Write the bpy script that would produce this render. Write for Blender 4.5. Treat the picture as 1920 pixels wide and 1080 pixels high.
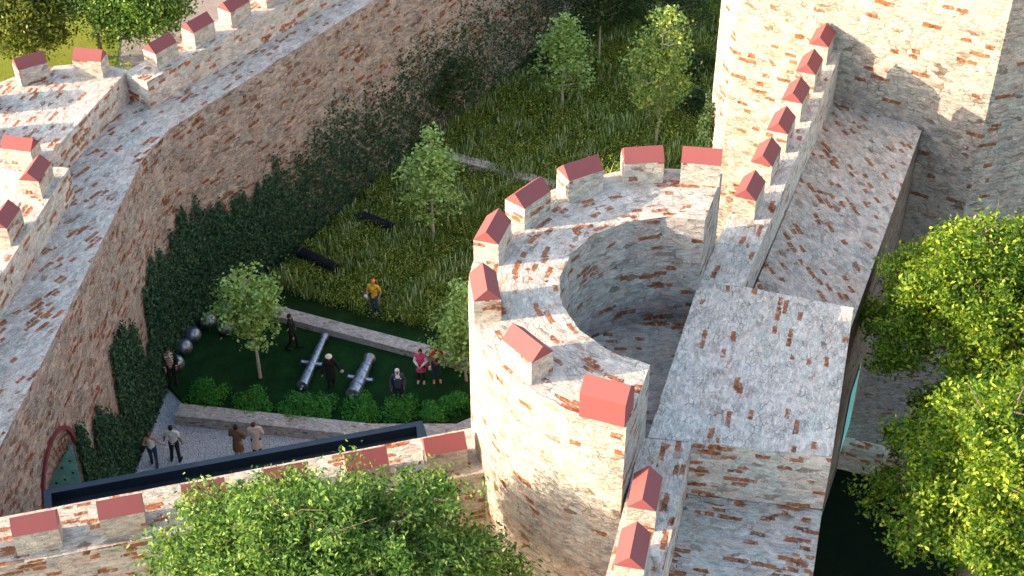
import bpy, bmesh, math, random
import numpy as np
from mathutils import Vector, Matrix

R = math.radians
for o in list(bpy.data.objects):
    bpy.data.objects.remove(o)
SC = bpy.context.scene
COL = SC.collection

# ------------------------------------------------------------------ camera
cam = bpy.data.cameras.new("camera")
cam.sensor_width = 36.0
cam.lens = 2849.78 / 1920 * 36.0
cam.clip_end = 2000
co = bpy.data.objects.new("camera", cam)
COL.objects.link(co)
co.location = (0, 0, 39.7)
co.rotation_euler = (R(90 - 38.883), 0, 0)
SC.camera = co

# ------------------------------------------------------------------ light
SUN_AZ, SUN_EL = R(10.5), R(17.1)          # direction the light travels, height above horizon
w = bpy.data.worlds.new("World")
SC.world = w
w.use_nodes = True
nt = w.node_tree
bg = nt.nodes["Background"]
sky = nt.nodes.new("ShaderNodeTexSky")
sky.sky_type = 'NISHITA'
sky.sun_disc = False
sky.sun_elevation = SUN_EL
sky.sun_rotation = R(259.5)
sky.air_density = 1.0
sky.dust_density = 1.5
sky.ozone_density = 0.4
nt.links.new(sky.outputs[0], bg.inputs[0])
bg.inputs[1].default_value = 0.15
sl = bpy.data.lights.new("sun", 'SUN')
sl.energy = 2.7
sl.angle = R(0.5)
sl.color = (1.0, 0.85, 0.64)
so = bpy.data.objects.new("sun", sl)
COL.objects.link(so)
so.location = (-40, -10, 40)
dv = Vector((math.cos(SUN_AZ) * math.cos(SUN_EL), math.sin(SUN_AZ) * math.cos(SUN_EL), -math.sin(SUN_EL)))
so.rotation_euler = dv.to_track_quat('-Z', 'Y').to_euler()
SC.view_settings.view_transform = 'Standard'
SC.view_settings.look = 'None'
SC.view_settings.gamma = 1
SC.view_settings.exposure = 2.1
SC.cycles.max_bounces = 6
SC.cycles.diffuse_bounces = 3
SC.cycles.transparent_max_bounces = 4

# ------------------------------------------------------------------ object helpers
def tag(o, label=None, cat=None, group=None, kind=None):
    if label: o["label"] = label
    if cat: o["category"] = cat
    if group: o["group"] = group
    if kind: o["kind"] = kind
    return o

def thing(name, loc, label, cat, group=None, rz=0.0):
    o = bpy.data.objects.new(name, None)
    o.empty_display_size = 0.3
    COL.objects.link(o)
    o.location = loc
    o.rotation_euler = (0, 0, rz)
    return tag(o, label, cat, group)

class MB:
    """collects faces with uvs"""
    def __init__(s):
        s.v = []; s.f = []; s.uv = []; s.mi = []
    def face(s, pts, uv=None, mi=0):
        n = len(s.v)
        s.v += [tuple(p) for p in pts]
        s.f.append(tuple(range(n, n + len(pts))))
        if uv is None:
            uv = [(p[0] + p[1], p[2]) for p in pts]
        s.uv += uv
        s.mi.append(mi)
    def prism(s, poly, z0, z1, top=True, bottom=False, ang=0.0, mi=0, skip=(), topmi=None, u0=0.0):
        """extruded footprint, counter-clockwise; z1 may be a list per vertex"""
        n = len(poly)
        zt = z1 if isinstance(z1, (list, tuple)) else [z1] * n
        u = u0
        for i in range(n):
            a, b = poly[i], poly[(i + 1) % n]
            L = math.hypot(b[0] - a[0], b[1] - a[1])
            if i not in skip:
                s.face([(a[0], a[1], z0), (b[0], b[1], z0), (b[0], b[1], zt[(i + 1) % n]), (a[0], a[1], zt[i])],
                       [(u, z0), (u + L, z0), (u + L, zt[(i + 1) % n]), (u, zt[i])], mi)
            u += L
        ca, sa = math.cos(ang), math.sin(ang)
        if top:
            s.face([(p[0], p[1], zt[i]) for i, p in enumerate(poly)],
                   [(p[0] * ca + p[1] * sa + 31.7, -p[0] * sa + p[1] * ca + 17.3) for p in poly], mi if topmi is None else topmi)
        if bottom:
            s.face([(p[0], p[1], z0) for p in reversed(poly)],
                   [(p[0] * ca + p[1] * sa, -p[0] * sa + p[1] * ca) for p in reversed(poly)], mi)
    def box(s, c, size, rz=0.0, mi=0, bottom=False):
        hx, hy = size[0] / 2, size[1] / 2
        cr, sr = math.cos(rz), math.sin(rz)
        poly = [(c[0] + x * cr - y * sr, c[1] + x * sr + y * cr) for x, y in ((-hx, -hy), (hx, -hy), (hx, hy), (-hx, hy))]
        s.prism(poly, c[2], c[2] + size[2], True, bottom, rz, mi)
    def obj(s, name, mats, parent=None, base=(0, 0, 0), smooth=False, loc=None):
        me = bpy.data.meshes.new(name)
        me.from_pydata([(p[0] - base[0], p[1] - base[1], p[2] - base[2]) for p in s.v], [], s.f)
        ul = me.uv_layers.new(name="UVMap")
        ul.data.foreach_set("uv", np.array(s.uv, dtype=np.float32).ravel())
        if not isinstance(mats, (list, tuple)): mats = [mats]
        for m in mats: me.materials.append(m)
        me.polygons.foreach_set("material_index", s.mi)
        if smooth:
            me.polygons.foreach_set("use_smooth", [True] * len(s.f))
        o = bpy.data.objects.new(name, me)
        COL.objects.link(o)
        if parent is not None: o.parent = parent
        if loc is not None: o.location = loc
        return o

def link_mesh(name, me, mats, parent=None, loc=(0, 0, 0), rz=0.0):
    if not isinstance(mats, (list, tuple)): mats = [mats]
    for m in mats: me.materials.append(m)
    o = bpy.data.objects.new(name, me)
    COL.objects.link(o)
    if parent is not None: o.parent = parent
    o.location = loc
    o.rotation_euler = (0, 0, rz)
    return o

# ------------------------------------------------------------------ node helpers
class NT:
    def __init__(s, name):
        s.m = bpy.data.materials.new(name)
        s.m.use_nodes = True
        s.t = s.m.node_tree
        s.b = s.t.nodes["Principled BSDF"]
        s.out = s.t.nodes["Material Output"]
    def n(s, typ, **kw):
        x = s.t.nodes.new(typ)
        for k, v in kw.items(): setattr(x, k, v)
        return x
    def set(s, sock, v):
        if isinstance(v, bpy.types.NodeSocket): s.t.links.new(v, sock)
        else: sock.default_value = v
    def math(s, op, a, b=None, c=None, clamp=False):
        x = s.n("ShaderNodeMath", operation=op); x.use_clamp = clamp
        s.set(x.inputs[0], a)
        if b is not None: s.set(x.inputs[1], b)
        if c is not None: s.set(x.inputs[2], c)
        return x.outputs[0]
    def vm(s, op, a, b=None):
        x = s.n("ShaderNodeVectorMath", operation=op)
        s.set(x.inputs[0], a)
        if b is not None: s.set(x.inputs[1], b)
        return x.outputs[0]
    def mix(s, f, a, b, mode='MIX'):
        x = s.n("ShaderNodeMix", data_type='RGBA', blend_type=mode)
        s.set(x.inputs[0], f); s.set(x.inputs[6], a); s.set(x.inputs[7], b)
        return x.outputs[2]
    def noise(s, vec, scale, detail=3.0, rough=0.55, col=False):
        x = s.n("ShaderNodeTexNoise")
        s.set(x.inputs["Vector"], vec); x.inputs["Scale"].default_value = scale
        x.inputs["Detail"].default_value = detail; x.inputs["Roughness"].default_value = rough
        return x.outputs[1] if col else x.outputs[0]
    def ramp(s, f, stops, interp='LINEAR'):
        x = s.n("ShaderNodeValToRGB")
        x.color_ramp.interpolation = interp
        e = x.color_ramp.elements
        while len(e) < len(stops): e.new(0.5)
        for i, (p, c) in enumerate(stops):
            e[i].position = p
            e[i].color = (*c, 1.0) if len(c) == 3 else c
        s.set(x.inputs[0], f)
        return x.outputs[0]
    def smooth(s, v, a, b):
        x = s.n("ShaderNodeMapRange", interpolation_type='SMOOTHSTEP')
        s.set(x.inputs[0], v); x.inputs[1].default_value = a; x.inputs[2].default_value = b
        return x.outputs[0]
    def bump(s, h, strength=0.5, dist=0.03):
        x = s.n("ShaderNodeBump")
        x.inputs["Strength"].default_value = strength; x.inputs["Distance"].default_value = dist
        s.set(x.inputs["Height"], h)
        s.t.links.new(x.outputs[0], s.b.inputs["Normal"])
    def uv(s, rand=True):
        x = s.n("ShaderNodeUVMap").outputs[0]
        if rand:
            r = s.n("ShaderNodeObjectInfo").outputs["Random"]
            cb = s.n("ShaderNodeCombineXYZ")
            s.set(cb.inputs[0], s.math('MULTIPLY', r, 61.0)); s.set(cb.inputs[1], s.math('MULTIPLY', r, 37.0))
            x = s.vm('ADD', x, cb.outputs[0])
        return x
    def base(s, c, rough=0.9, spec=0.2):
        s.set(s.b.inputs["Base Color"], c); s.set(s.b.inputs["Roughness"], rough)
        s.b.inputs["Specular IOR Level"].default_value = spec
        return s.m

def stone(name, brick=1.0, tint=(1, 1, 1), crack=1.0, plaster=0.5, scale=1.0, seed=0.0, contrast=1.0):
    """whitewashed rubble masonry with scattered red bricks, built on uv in metres"""
    t = NT(name)
    uv0 = t.vm('ADD', t.uv(), (seed * 13.7, seed * 7.9, 0))
    if scale != 1.0: uv0 = t.vm('SCALE', uv0); uv0.node.inputs[3].default_value = scale
    d1 = t.vm('MULTIPLY', t.vm('SUBTRACT', t.noise(uv0, 1.7, 3.0, 0.6, True), (0.5, 0.5, 0.5)), (0.55, 0.28, 0))
    d2 = t.vm('MULTIPLY', t.vm('SUBTRACT', t.noise(uv0, 9.0, 3.0, 0.65, True), (0.5, 0.5, 0.5)), (0.16, 0.10, 0))
    uvv = t.vm('ADD', t.vm('ADD', uv0, d1), d2)
    uvb = t.vm('ADD', t.vm('ADD', uv0, d2), t.vm('MULTIPLY', d1, (.12, .18, 0)))
    sx = t.n("ShaderNodeSeparateXYZ"); t.set(sx.inputs[0], uvb)
    u, v = sx.outputs[0], sx.outputs[1]
    # rubble stones
    vs = t.vm('MULTIPLY', uvv, (3.1, 7.2, 1))
    vo = t.n("ShaderNodeTexVoronoi", voronoi_dimensions='2D'); t.set(vo.inputs["Vector"], vs); vo.inputs["Scale"].default_value = 1
    ve = t.n("ShaderNodeTexVoronoi", voronoi_dimensions='2D', feature='DISTANCE_TO_EDGE'); t.set(ve.inputs["Vector"], vs); ve.inputs["Scale"].default_value = 1
    cs = t.n("ShaderNodeSeparateColor"); t.set(cs.inputs[0], vo.outputs["Color"])
    col = t.ramp(cs.outputs[0], [(0.0, (.62, .585, .53)), (.25, (.70, .66, .61)), (.45, (.50, .49, .475)), (.62, (.64, .55, .50)),
                                 (.8, (.55, .575, .545)), (1.0, (.74, .705, .65))], 'CONSTANT')
    dark = t.ramp(cs.outputs[1], [(0, (1, 1, 1)), (.86, (.92, .90, .88)), (.93, (.68, .62, .57)), (.975, (.46, .38, .32))], 'CONSTANT')
    col = t.mix(1.0, col, dark, 'MULTIPLY')
    # lime plaster smeared over
    pn = t.noise(uv0, 1.3, 6.0, 0.68)
    pm = t.smooth(pn, 0.62 - 0.32 * plaster, 0.84 - 0.32 * plaster)
    pc = t.ramp(t.noise(uvb, 5.0, 5.0, .65), [(.28, (.52, .50, .47)), (.42, (.66, .635, .59)), (.55, (.72, .695, .65)), (.7, (.79, .765, .72))])
    col = t.mix(t.math('MULTIPLY', pm, 0.85), col, pc)
    mot = t.noise(t.vm('MULTIPLY', uvv, (1.0, 1.7, 1)), 3.2, 4.0, .6)
    col = t.mix(0.85, col, t.ramp(mot, [(.30, (.62, .64, .65)), (.44, (.90, .90, .90)), (.56, (1.06, 1.05, 1.04)), (.72, (1.16, 1.15, 1.13))]), 'MULTIPLY')
    st = t.noise(t.vm('ADD', uvb, (5.3, 9.1, 0)), 1.9, 3.0, .55, True)
    ss = t.n("ShaderNodeSeparateColor"); t.set(ss.inputs[0], st)
    col = t.mix(t.math('MULTIPLY', t.smooth(ss.outputs[0], .60, .74), .45), col, (.66, .42, .37, 1))
    col = t.mix(t.math('MULTIPLY', t.smooth(ss.outputs[1], .60, .74), .38), col, (.42, .49, .46, 1))
    col = t.mix(t.math('MULTIPLY', t.smooth(ss.outputs[2], .64, .76), .40), col, (.62, .47, .30, 1))
    # streaky grain
    g = t.noise(t.vm('MULTIPLY', uvv, (2.0, 8.0, 1)), 1.8, 8.0, 0.74)
    k_ = contrast
    col = t.mix(1.0, col, t.ramp(g, [(.26, (1 - .72 * k_, 1 - .75 * k_, 1 - .77 * k_)), (.40, (1 - .20 * k_, 1 - .22 * k_, 1 - .24 * k_)), (.55, (1, 1, 1)), (.8, (1.08, 1.08, 1.08))]), 'MULTIPLY')
    fine = t.noise(uv0, 26.0, 5.0, 0.75)
    col = t.mix(0.65, col, t.ramp(fine, [(.3, (.55, .55, .55)), (.7, (1.3, 1.3, 1.3))]), 'MULTIPLY')
    # cracks: partly between stones, partly wandering
    rid = t.math('ABSOLUTE', t.math('SUBTRACT', t.noise(t.vm('MULTIPLY', uvb, (1.5, 3.2, 1)), 1.0, 5.0, .62), 0.5))
    c1 = t.math('MULTIPLY', t.smooth(ve.outputs["Distance"], 0.085, 0.012), t.smooth(t.noise(uv0, 2.0, 4.0, .6), 0.47, 0.60))
    c2 = t.math('MULTIPLY', t.smooth(rid, 0.016, 0.003), t.smooth(t.noise(uv0, 1.1, 3.0), 0.45, 0.6))
    rid2 = t.math('ABSOLUTE', t.math('SUBTRACT', t.noise(t.vm('ADD', t.vm('MULTIPLY', uvb, (3.2, 6.4, 1)), (3.1, 7.7, 0)), 1.0, 4.0, .6), 0.5))
    c3 = t.math('MULTIPLY', t.smooth(rid2, 0.030, 0.004), 0.55)
    c3 = t.math('MULTIPLY', c3, t.smooth(t.noise(uv0, 1.6, 3.0), 0.36, 0.56))
    ck = t.math('MAXIMUM', t.math('MAXIMUM', c1, c2), c3)
    ck = t.math('MULTIPLY', ck, 0.62 * crack)
    col = t.mix(ck, col, (.14, .11, .095, 1))
    # big colour drift
    bigc = t.ramp(t.noise(uv0, 0.6, 4.0, .6), [(.28, (.88, .93, .95)), (.45, (1, .985, .96)), (.6, (1.0, .94, .93)), (.75, (1.02, .92, .83))])
    col = t.mix(1.0, col, bigc, 'MULTIPLY')
    clus = t.smooth(t.noise(uv0, 0.5, 2.0), 0.42, 0.68)
    hsum = None
    for (bw, bh, pr, sd) in ((0.42, 0.15, 0.040, 3.1), (0.70, 0.17, 0.048, 8.4), (0.30, 0.19, 0.024, 5.7)):
        row = t.math('FLOOR', t.math('DIVIDE', v, bh))
        wr = t.n("ShaderNodeTexWhiteNoise", noise_dimensions='2D')
        cb = t.n("ShaderNodeCombineXYZ"); t.set(cb.inputs[0], row); cb.inputs[1].default_value = sd
        t.set(wr.inputs["Vector"], cb.outputs[0])
        uu = t.math('ADD', t.math('DIVIDE', u, bw), t.math('MULTIPLY', wr.outputs["Value"], 7.3))
        cell = t.math('FLOOR', uu)
        cb2 = t.n("ShaderNodeCombineXYZ"); t.set(cb2.inputs[0], cell); t.set(cb2.inputs[1], t.math('ADD', row, sd * 31))
        wc = t.n("ShaderNodeTexWhiteNoise", noise_dimensions='2D'); t.set(wc.inputs["Vector"], cb2.outputs[0])
        sc = t.n("ShaderNodeSeparateColor"); t.set(sc.inputs[0], wc.outputs["Color"])
        thr = t.math('MULTIPLY', t.math('ADD', t.math('MULTIPLY', clus, 1.5), 0.45), pr * brick)
        on = t.math('LESS_THAN', wc.outputs["Value"], thr)
        fu = t.math('ABSOLUTE', t.math('SUBTRACT', t.math('FRACT', uu), 0.5))
        fv = t.math('ABSOLUTE', t.math('SUBTRACT', t.math('FRACT', t.math('DIVIDE', v, bh)), 0.5))
        mu = t.smooth(fu, 0.47, 0.40); mv = t.smooth(fv, 0.46, 0.34)
        mk = t.math('MULTIPLY', t.math('MULTIPLY', mu, mv), on)
        wear = t.smooth(t.noise(uv0, 7.0, 5.0, .65), 0.30, 0.50)
        mk = t.math('MULTIPLY', mk, wear)
        dk = t.noise(t.vm('ADD', uv0, (3.3, 1.1, 0)), 4.5, 3.0, .6)
        bc = t.ramp(sc.outputs[0], [(0, (.34, .115, .04)), (.22, (.46, .19, .07)), (.42, (.15, .065, .03)), (.54, (.52, .26, .12)),
                                    (.68, (.46, .21, .13)), (.78, (.24, .095, .045)), (.90, (.07, .055, .045))], 'CONSTANT')
        bc = t.mix(1.0, bc, t.ramp(dk, [(.34, (.35, .30, .28)), (.50, (1, 1, 1)), (.66, (1.25, 1.15, 1.05))]), 'MULTIPLY')
        bc = t.mix(0.75, bc, t.ramp(g, [(.3, (.4, .4, .4)), (.65, (1.25, 1.25, 1.25))]), 'MULTIPLY')
        col = t.mix(t.math('MULTIPLY', mk, 0.93), col, bc)
        hsum = mk if hsum is None else t.math('ADD', hsum, mk)
    col = t.mix(1.0, col, (*tint, 1), 'MULTIPLY')
    h = t.math('ADD', t.math('MULTIPLY', g, 1.3), t.math('MULTIPLY', fine, 0.30))
    h = t.math('SUBTRACT', h, t.math('MULTIPLY', ck, 0.8))
    h = t.math('SUBTRACT', h, t.math('MULTIPLY', hsum, 0.25))
    h = t.math('ADD', h, t.math('MULTIPLY', t.smooth(ve.outputs["Distance"], 0.0, 0.25), 0.25))
    t.bump(h, 0.7, 0.05)
    return t.base(col, 0.92, 0.15)

def simple(name, c, rough=0.8, var=0.15, scale=12.0, metal=0.0, spec=0.3, bump=0.0):
    t = NT(name)
    tc = t.n("ShaderNodeTexCoord").outputs["Object"]
    n = t.noise(tc, scale, 4.0)
    lo = tuple(x * (1 - var) for x in c); hi = tuple(min(1, x * (1 + var)) for x in c)
    col = t.ramp(n, [(.3, lo), (.7, hi)])
    t.b.inputs["Metallic"].default_value = metal
    if bump: t.bump(n, bump, 0.02)
    return t.base(col, rough, spec)

def leafmat(name, cols, transl=0.35, rough=0.55):
    """leaf colours picked per leaf island"""
    t = NT(name)
    r = t.n("ShaderNodeNewGeometry").outputs["Random Per Island"]
    col = t.ramp(r, [(i / max(1, len(cols) - 1), c) for i, c in enumerate(cols)])
    t.base(col, rough, 0.3)
    tr = t.n("ShaderNodeBsdfTranslucent"); t.set(tr.inputs[0], t.mix(1.0, col, (1.25, 1.25, .7, 1), 'MULTIPLY'))
    mx = t.n("ShaderNodeMixShader"); mx.inputs[0].default_value = transl
    t.t.links.new(t.b.outputs[0], mx.inputs[1]); t.t.links.new(tr.outputs[0], mx.inputs[2])
    t.t.links.new(mx.outputs[0], t.out.inputs[0])
    return t.m

M = {}
M['tower'] = stone("tower_stone", 0.6, (.90, .83, .735), 1.1, 0.55, 0.9, 1.0, 1.2)
M['top'] = stone("walk_stone", 1.75, (1.08, 1.01, .94), 0.9, 0.6, 1.0, 2.0)
M['plain'] = stone("platform_stone", 0.6, (1.14, 1.07, 1.0), 1.1, 0.85, 1.0, 3.0)
M['brown'] = stone("courtyard_wall_stone", 1.25, (.86, .74, .67), 1.6, 0.3, 1.0, 4.0, 1.25)
M['bricky'] = stone("bricky_stone", 3.0, (1.06, 1.0, .94), 0.9, 0.5, 1.0, 5.0)
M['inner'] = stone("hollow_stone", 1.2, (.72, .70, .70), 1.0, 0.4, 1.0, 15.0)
M['great'] = stone("great_tower_stone", 0.6, (.84, .775, .69), 1.2, 0.5, 0.9, 6.0, 1.15)
M['merlon'] = stone("merlon_stone", 0.9, (.92, .865, .785), 0.8, 0.7, 1.1, 7.0)
M['greybrick'] = stone("low_wall_stone", 0.0, (1.04, 1.0, 1.0), 1.0, 0.4, 1.8, 8.0)
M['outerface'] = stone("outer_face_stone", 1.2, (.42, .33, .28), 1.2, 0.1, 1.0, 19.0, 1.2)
M['terrace'] = stone("terrace_stone", 0.1, (.55, .48, .42), 1.2, 0.2, 1.6, 23.0)
M['entrance'] = stone("entrance_wall_stone", 2.3, (.98, .91, .83), 0.8, 0.4, 1.0, 9.0)

def roof_mat():
    t = NT("roof_red")
    tc = t.n("ShaderNodeTexCoord").outputs["Object"]
    n = t.noise(tc, 60.0, 2.0, 0.8); n2 = t.noise(tc, 3.0, 3.0)
    c = t.mix(n, (.195, .046, .045, 1), (.285, .085, .080, 1))
    c = t.mix(t.math('MULTIPLY', n2, 0.25), c, (.235, .072, .07, 1))
    t.bump(n, 0.25, 0.01)
    return t.base(c, 0.75, 0.25)
M['roof'] = roof_mat()

def paving():
    t = NT("court_paving")
    tc = t.n("ShaderNodeTexCoord").outputs["Object"]
    d = t.vm('ADD', tc, t.vm('MULTIPLY', t.vm('SUBTRACT', t.noise(tc, 2.5, 2.0, .6, True), (.5, .5, .5)), (.35, .35, 0)))
    v = t.n("ShaderNodeTexVoronoi", voronoi_dimensions='2D', feature='DISTANCE_TO_EDGE'); t.set(v.inputs["Vector"], t.vm('MULTIPLY', d, (7.5, 12.0, 1))); v.inputs["Scale"].default_value = 1
    vc = t.n("ShaderNodeTexVoronoi", voronoi_dimensions='2D'); t.set(vc.inputs["Vector"], t.vm('MULTIPLY', d, (7.5, 12.0, 1))); vc.inputs["Scale"].default_value = 1
    c = t.mix(t.smooth(v.outputs["Distance"], 0.02, 0.14), (.20, .19, .19, 1), (.66, .64, .62, 1))
    c = t.mix(0.35, c, t.ramp(vc.outputs["Color"], [(0, (.3, .3, .33)), (1, (.7, .7, .72))]))
    g = t.noise(d, 22.0, 3.0, .7)
    c = t.mix(0.8, c, t.ramp(g, [(.3, (.55, .55, .57)), (.7, (1.2, 1.2, 1.2))]), 'MULTIPLY')
    t.bump(t.math('ADD', t.smooth(v.outputs["Distance"], 0, .2), g), 0.6, 0.03)
    return t.base(c, 0.8, 0.3)
M['paving'] = paving()

def lawnmat(name, a, b, c3, sc=1.6):
    t = NT(name)
    tc = t.n("ShaderNodeTexCoord").outputs["Object"]
    n = t.noise(tc, sc, 5.0, .6); n2 = t.noise(tc, 28.0, 4.0, .75)
    c = t.ramp(n, [(.3, a), (.55, b), (.75, c3)])
    c = t.mix(0.8, c, t.ramp(n2, [(.3, (.45, .45, .45)), (.7, (1.4, 1.4, 1.4))]), 'MULTIPLY')
    t.bump(n2, 0.8, 0.06)
    return t.base(c, 0.95, 0.1)
M['lawn'] = lawnmat("lawn_green", (.007, .030, .007), (.011, .044, .011), (.018, .060, .015))
M['dirt'] = lawnmat("wild_ground", (.010, .028, .007), (.018, .040, .010), (.035, .05, .015))
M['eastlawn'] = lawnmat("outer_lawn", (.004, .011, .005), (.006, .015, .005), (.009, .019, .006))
M['outside'] = lawnmat("outer_ground", (.30, .24, .21), (.36, .29, .25), (.27, .22, .19), 0.5)
M['grasspatch'] = lawnmat("outer_grass", (.17, .19, .02), (.22, .23, .03), (.26, .25, .04), 0.8)
M['navy'] = simple("navy_metal", (.008, .016, .030), 0.45, 0.15, 2.0, 0.3, 0.5)
M['burgundy'] = simple("burgundy_paint", (.17, .035, .04), 0.55, 0.1, 4)
M['teal'] = simple("teal_paint", (.22, .60, .52), 0.5, 0.2, 3)
M['rivet'] = simple("dark_iron", (.02, .025, .03), 0.5, 0.2, 8, 0.6)
M['steel'] = simple("gun_steel", (.30, .32, .37), 0.32, 0.45, 7, 0.75, 0.5, 0.12)
M['blackiron'] = simple("black_gun", (.012, .013, .018), 0.4, 0.3, 6, 0.3, 0.5)
M['ball'] = simple("ball_iron", (.27, .29, .35), 0.30, 0.55, 5, 0.7, 0.5, 0.2)
M['bark'] = simple("bark", (.17, .12, .08), 0.95, 0.5, 18, 0, 0.1, 0.5)
M['barkpale'] = simple("bark_pale", (.46, .40, .31), 0.9, 0.3, 18, 0, 0.1, 0.4)

# leaves: (light, mid, dark)
M['lf_pale'] = leafmat("leaf_pale", [(.10, .18, .035), (.24, .36, .08), (.40, .54, .15), (.50, .62, .24)])
M['lf_mid'] = leafmat("leaf_mid", [(.025, .08, .012), (.07, .16, .024), (.15, .26, .045), (.32, .42, .09)])
M['lf_dark'] = leafmat("leaf_dark", [(.012, .03, .008), (.025, .055, .012), (.05, .09, .02), (.09, .13, .03)])
M['lf_yellow'] = leafmat("leaf_yellow", [(.035, .10, .010), (.09, .18, .014), (.22, .31, .020), (.46, .50, .05)], 0.42)
M['lf_tl'] = leafmat('leaf_sunny', [(.04, .07, .01), (.10, .14, .02), (.19, .22, .035), (.33, .33, .07)])
M['lf_olive'] = leafmat("leaf_olive", [(.02, .055, .006), (.10, .16, .012), (.26, .32, .03), (.66, .68, .20)])
M['lf_shrub'] = leafmat("leaf_shrub", [(.02, .12, .015), (.04, .20, .022), (.075, .28, .035), (.11, .34, .05)], 0.25)
M['lf_ivy'] = leafmat("leaf_ivy", [(.008, .030, .014), (.018, .058, .024), (.034, .090, .036), (.09, .17, .07)], 0.15)
M['lf_tree_r'] = leafmat("leaf_mixed", [(.05, .11, .02), (.14, .24, .05), (.22, .34, .08), (.28, .40, .11), (.34, .45, .14), (.38, .48, .15), (.70, .62, .06)])
M['gr'] = leafmat("meadow_blades", [(.02, .06, .008), (.10, .17, .015), (.22, .29, .04), (.40, .48, .18), (.78, .82, .58)], 0.3, 0.7)

# ------------------------------------------------------------------ merlons
ML, MW, MH, MR = 1.10, 0.68, 0.70, 0.336
def merlon_mesh():
    b = MB(); b.box((0, 0, -0.02), (ML, MW, MH + 0.02))
    return b
_mb = merlon_mesh().obj("merlon", M['merlon'])
MER = _mb.data
bpy.data.objects.remove(_mb)
def roof_mesh():
    b = MB()
    e = 0.004
    x, y, z = ML / 2 + e, MW / 2 + e, MH
    A, B, Cc, D = (-x, -y, z), (x, -y, z), (x, y, z), (-x, y, z)
    E, F = (-x, 0, z + MR), (x, 0, z + MR)
    b.face([A, B, F, E]); b.face([Cc, D, E, F]); b.face([D, A, E]); b.face([B, Cc, F]); b.face([D, Cc, B, A])
    return b
_rb = roof_mesh().obj("roof", M['roof'])
ROOF = _rb.data
bpy.data.objects.remove(_rb)
MER_RED = MER.copy(); MER_RED.materials[0] = M['roof']
def merlon(parent, x, y, z, rz, red=False):
    base = parent.location
    o = bpy.data.objects.new("merlon", MER_RED if red else MER)
    COL.objects.link(o); o.parent = parent
    o.location = (x - base[0], y - base[1], z - base[2]); o.rotation_euler = (0, 0, rz)
    r = bpy.data.objects.new("roof", ROOF)
    COL.objects.link(r); r.parent = o
    return o

def part(b, name, mats, th, smooth=False):
    bs = th.location
    return b.obj(name, mats, th, (bs[0], bs[1], bs[2]), smooth)

def off(p, d, along, side):
    """point p moved along unit direction d (angle) and to its left"""
    c, s = math.cos(d), math.sin(d)
    return (p[0] + along * c - side * s, p[1] + along * s + side * c)

# ------------------------------------------------------------------ ROUND TOWER
TC = (4.27, 30.20); TR, TRI = 5.40, 3.08
CH = R(72.1)                                # direction of its flat open back
ZT, ZF = 15.34, 11.64
tower = thing("round_tower", (TC[0], TC[1], 0), "half round whitewashed tower with open hollow top and eight roofed merlons", "tower")
NS = 22
def arc(r, n): return [(TC[0] + r * math.cos(CH + math.pi * i / n), TC[1] + r * math.sin(CH + math.pi * i / n)) for i in range(n + 1)]
outer, inner = arc(TR, NS), arc(TRI, 9)
b = MB()
for i in range(NS):
    a, c = outer[i], outer[i + 1]
    L = math.pi * TR / NS
    b.face([(*a, -0.5), (*a, ZT), (*c, ZT), (*c, -0.5)][::-1] if False else [(*c, -0.5), (*a, -0.5), (*a, ZT), (*c, ZT)][::-1],
           [(-L * (i + 1), 0), (-L * i, 0), (-L * i, ZT), (-L * (i + 1), ZT)][::-1])
tw = part(b, "wall", M['tower'], tower)
b = MB()
for i in range(9):
    a, c = inner[i], inner[i + 1]
    L = math.pi * TRI / 9
    b.face([(*a, ZF), (*c, ZF), (*c, ZT), (*a, ZT)], [(L * i, ZF), (L * (i + 1), ZF), (L * (i + 1), ZT), (L * i, ZT)])
for p, q in ((outer[0], inner[0]), (inner[-1], outer[-1])):
    b.face([(*q, 0), (*p, 0), (*p, ZT), (*q, ZT)][::-1], [(2.3, 0), (0, 0), (0, ZT), (2.3, ZT)][::-1])
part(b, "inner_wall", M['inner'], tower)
b = MB()
nn = 99
def ring_pt(poly, f):
    x = f * (len(poly) - 1); i = min(int(x), len(poly) - 2); t_ = x - i
    return (poly[i][0] * (1 - t_) + poly[i + 1][0] * t_, poly[i][1] * (1 - t_) + poly[i + 1][1] * t_)
for i in range(198):
    f0, f1 = i / 198, (i + 1) / 198
    o0, o1, i0, i1 = ring_pt(outer, f0), ring_pt(outer, f1), ring_pt(inner, f0), ring_pt(inner, f1)
    L = math.pi * 4.3
    b.face([(*o0, ZT), (*o1, ZT), (*i1, ZT), (*i0, ZT)], [(L * f0, 40), (L * f1, 40), (L * f1, 42.3), (L * f0, 42.3)])
part(b, "ring_walk", M['top'], tower)
b = MB()
b.face([(*p, ZF) for p in inner], [(p[0], p[1]) for p in inner])
part(b, "floor", M['top'], tower)
for (x, y, r_) in ((5.27, 35.11, -.147), (3.63, 35.17, .109), (1.878, 34.53, .501), (0.43, 33.32, .86), (-.507, 31.74, 1.26),
                   (-.672, 29.40, 1.695), (.366, 27.18, 2.259), (2.182, 25.62, 2.77)):
    merlon(tower, x, y, ZT, r_, red=(y == 25.62))

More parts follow.
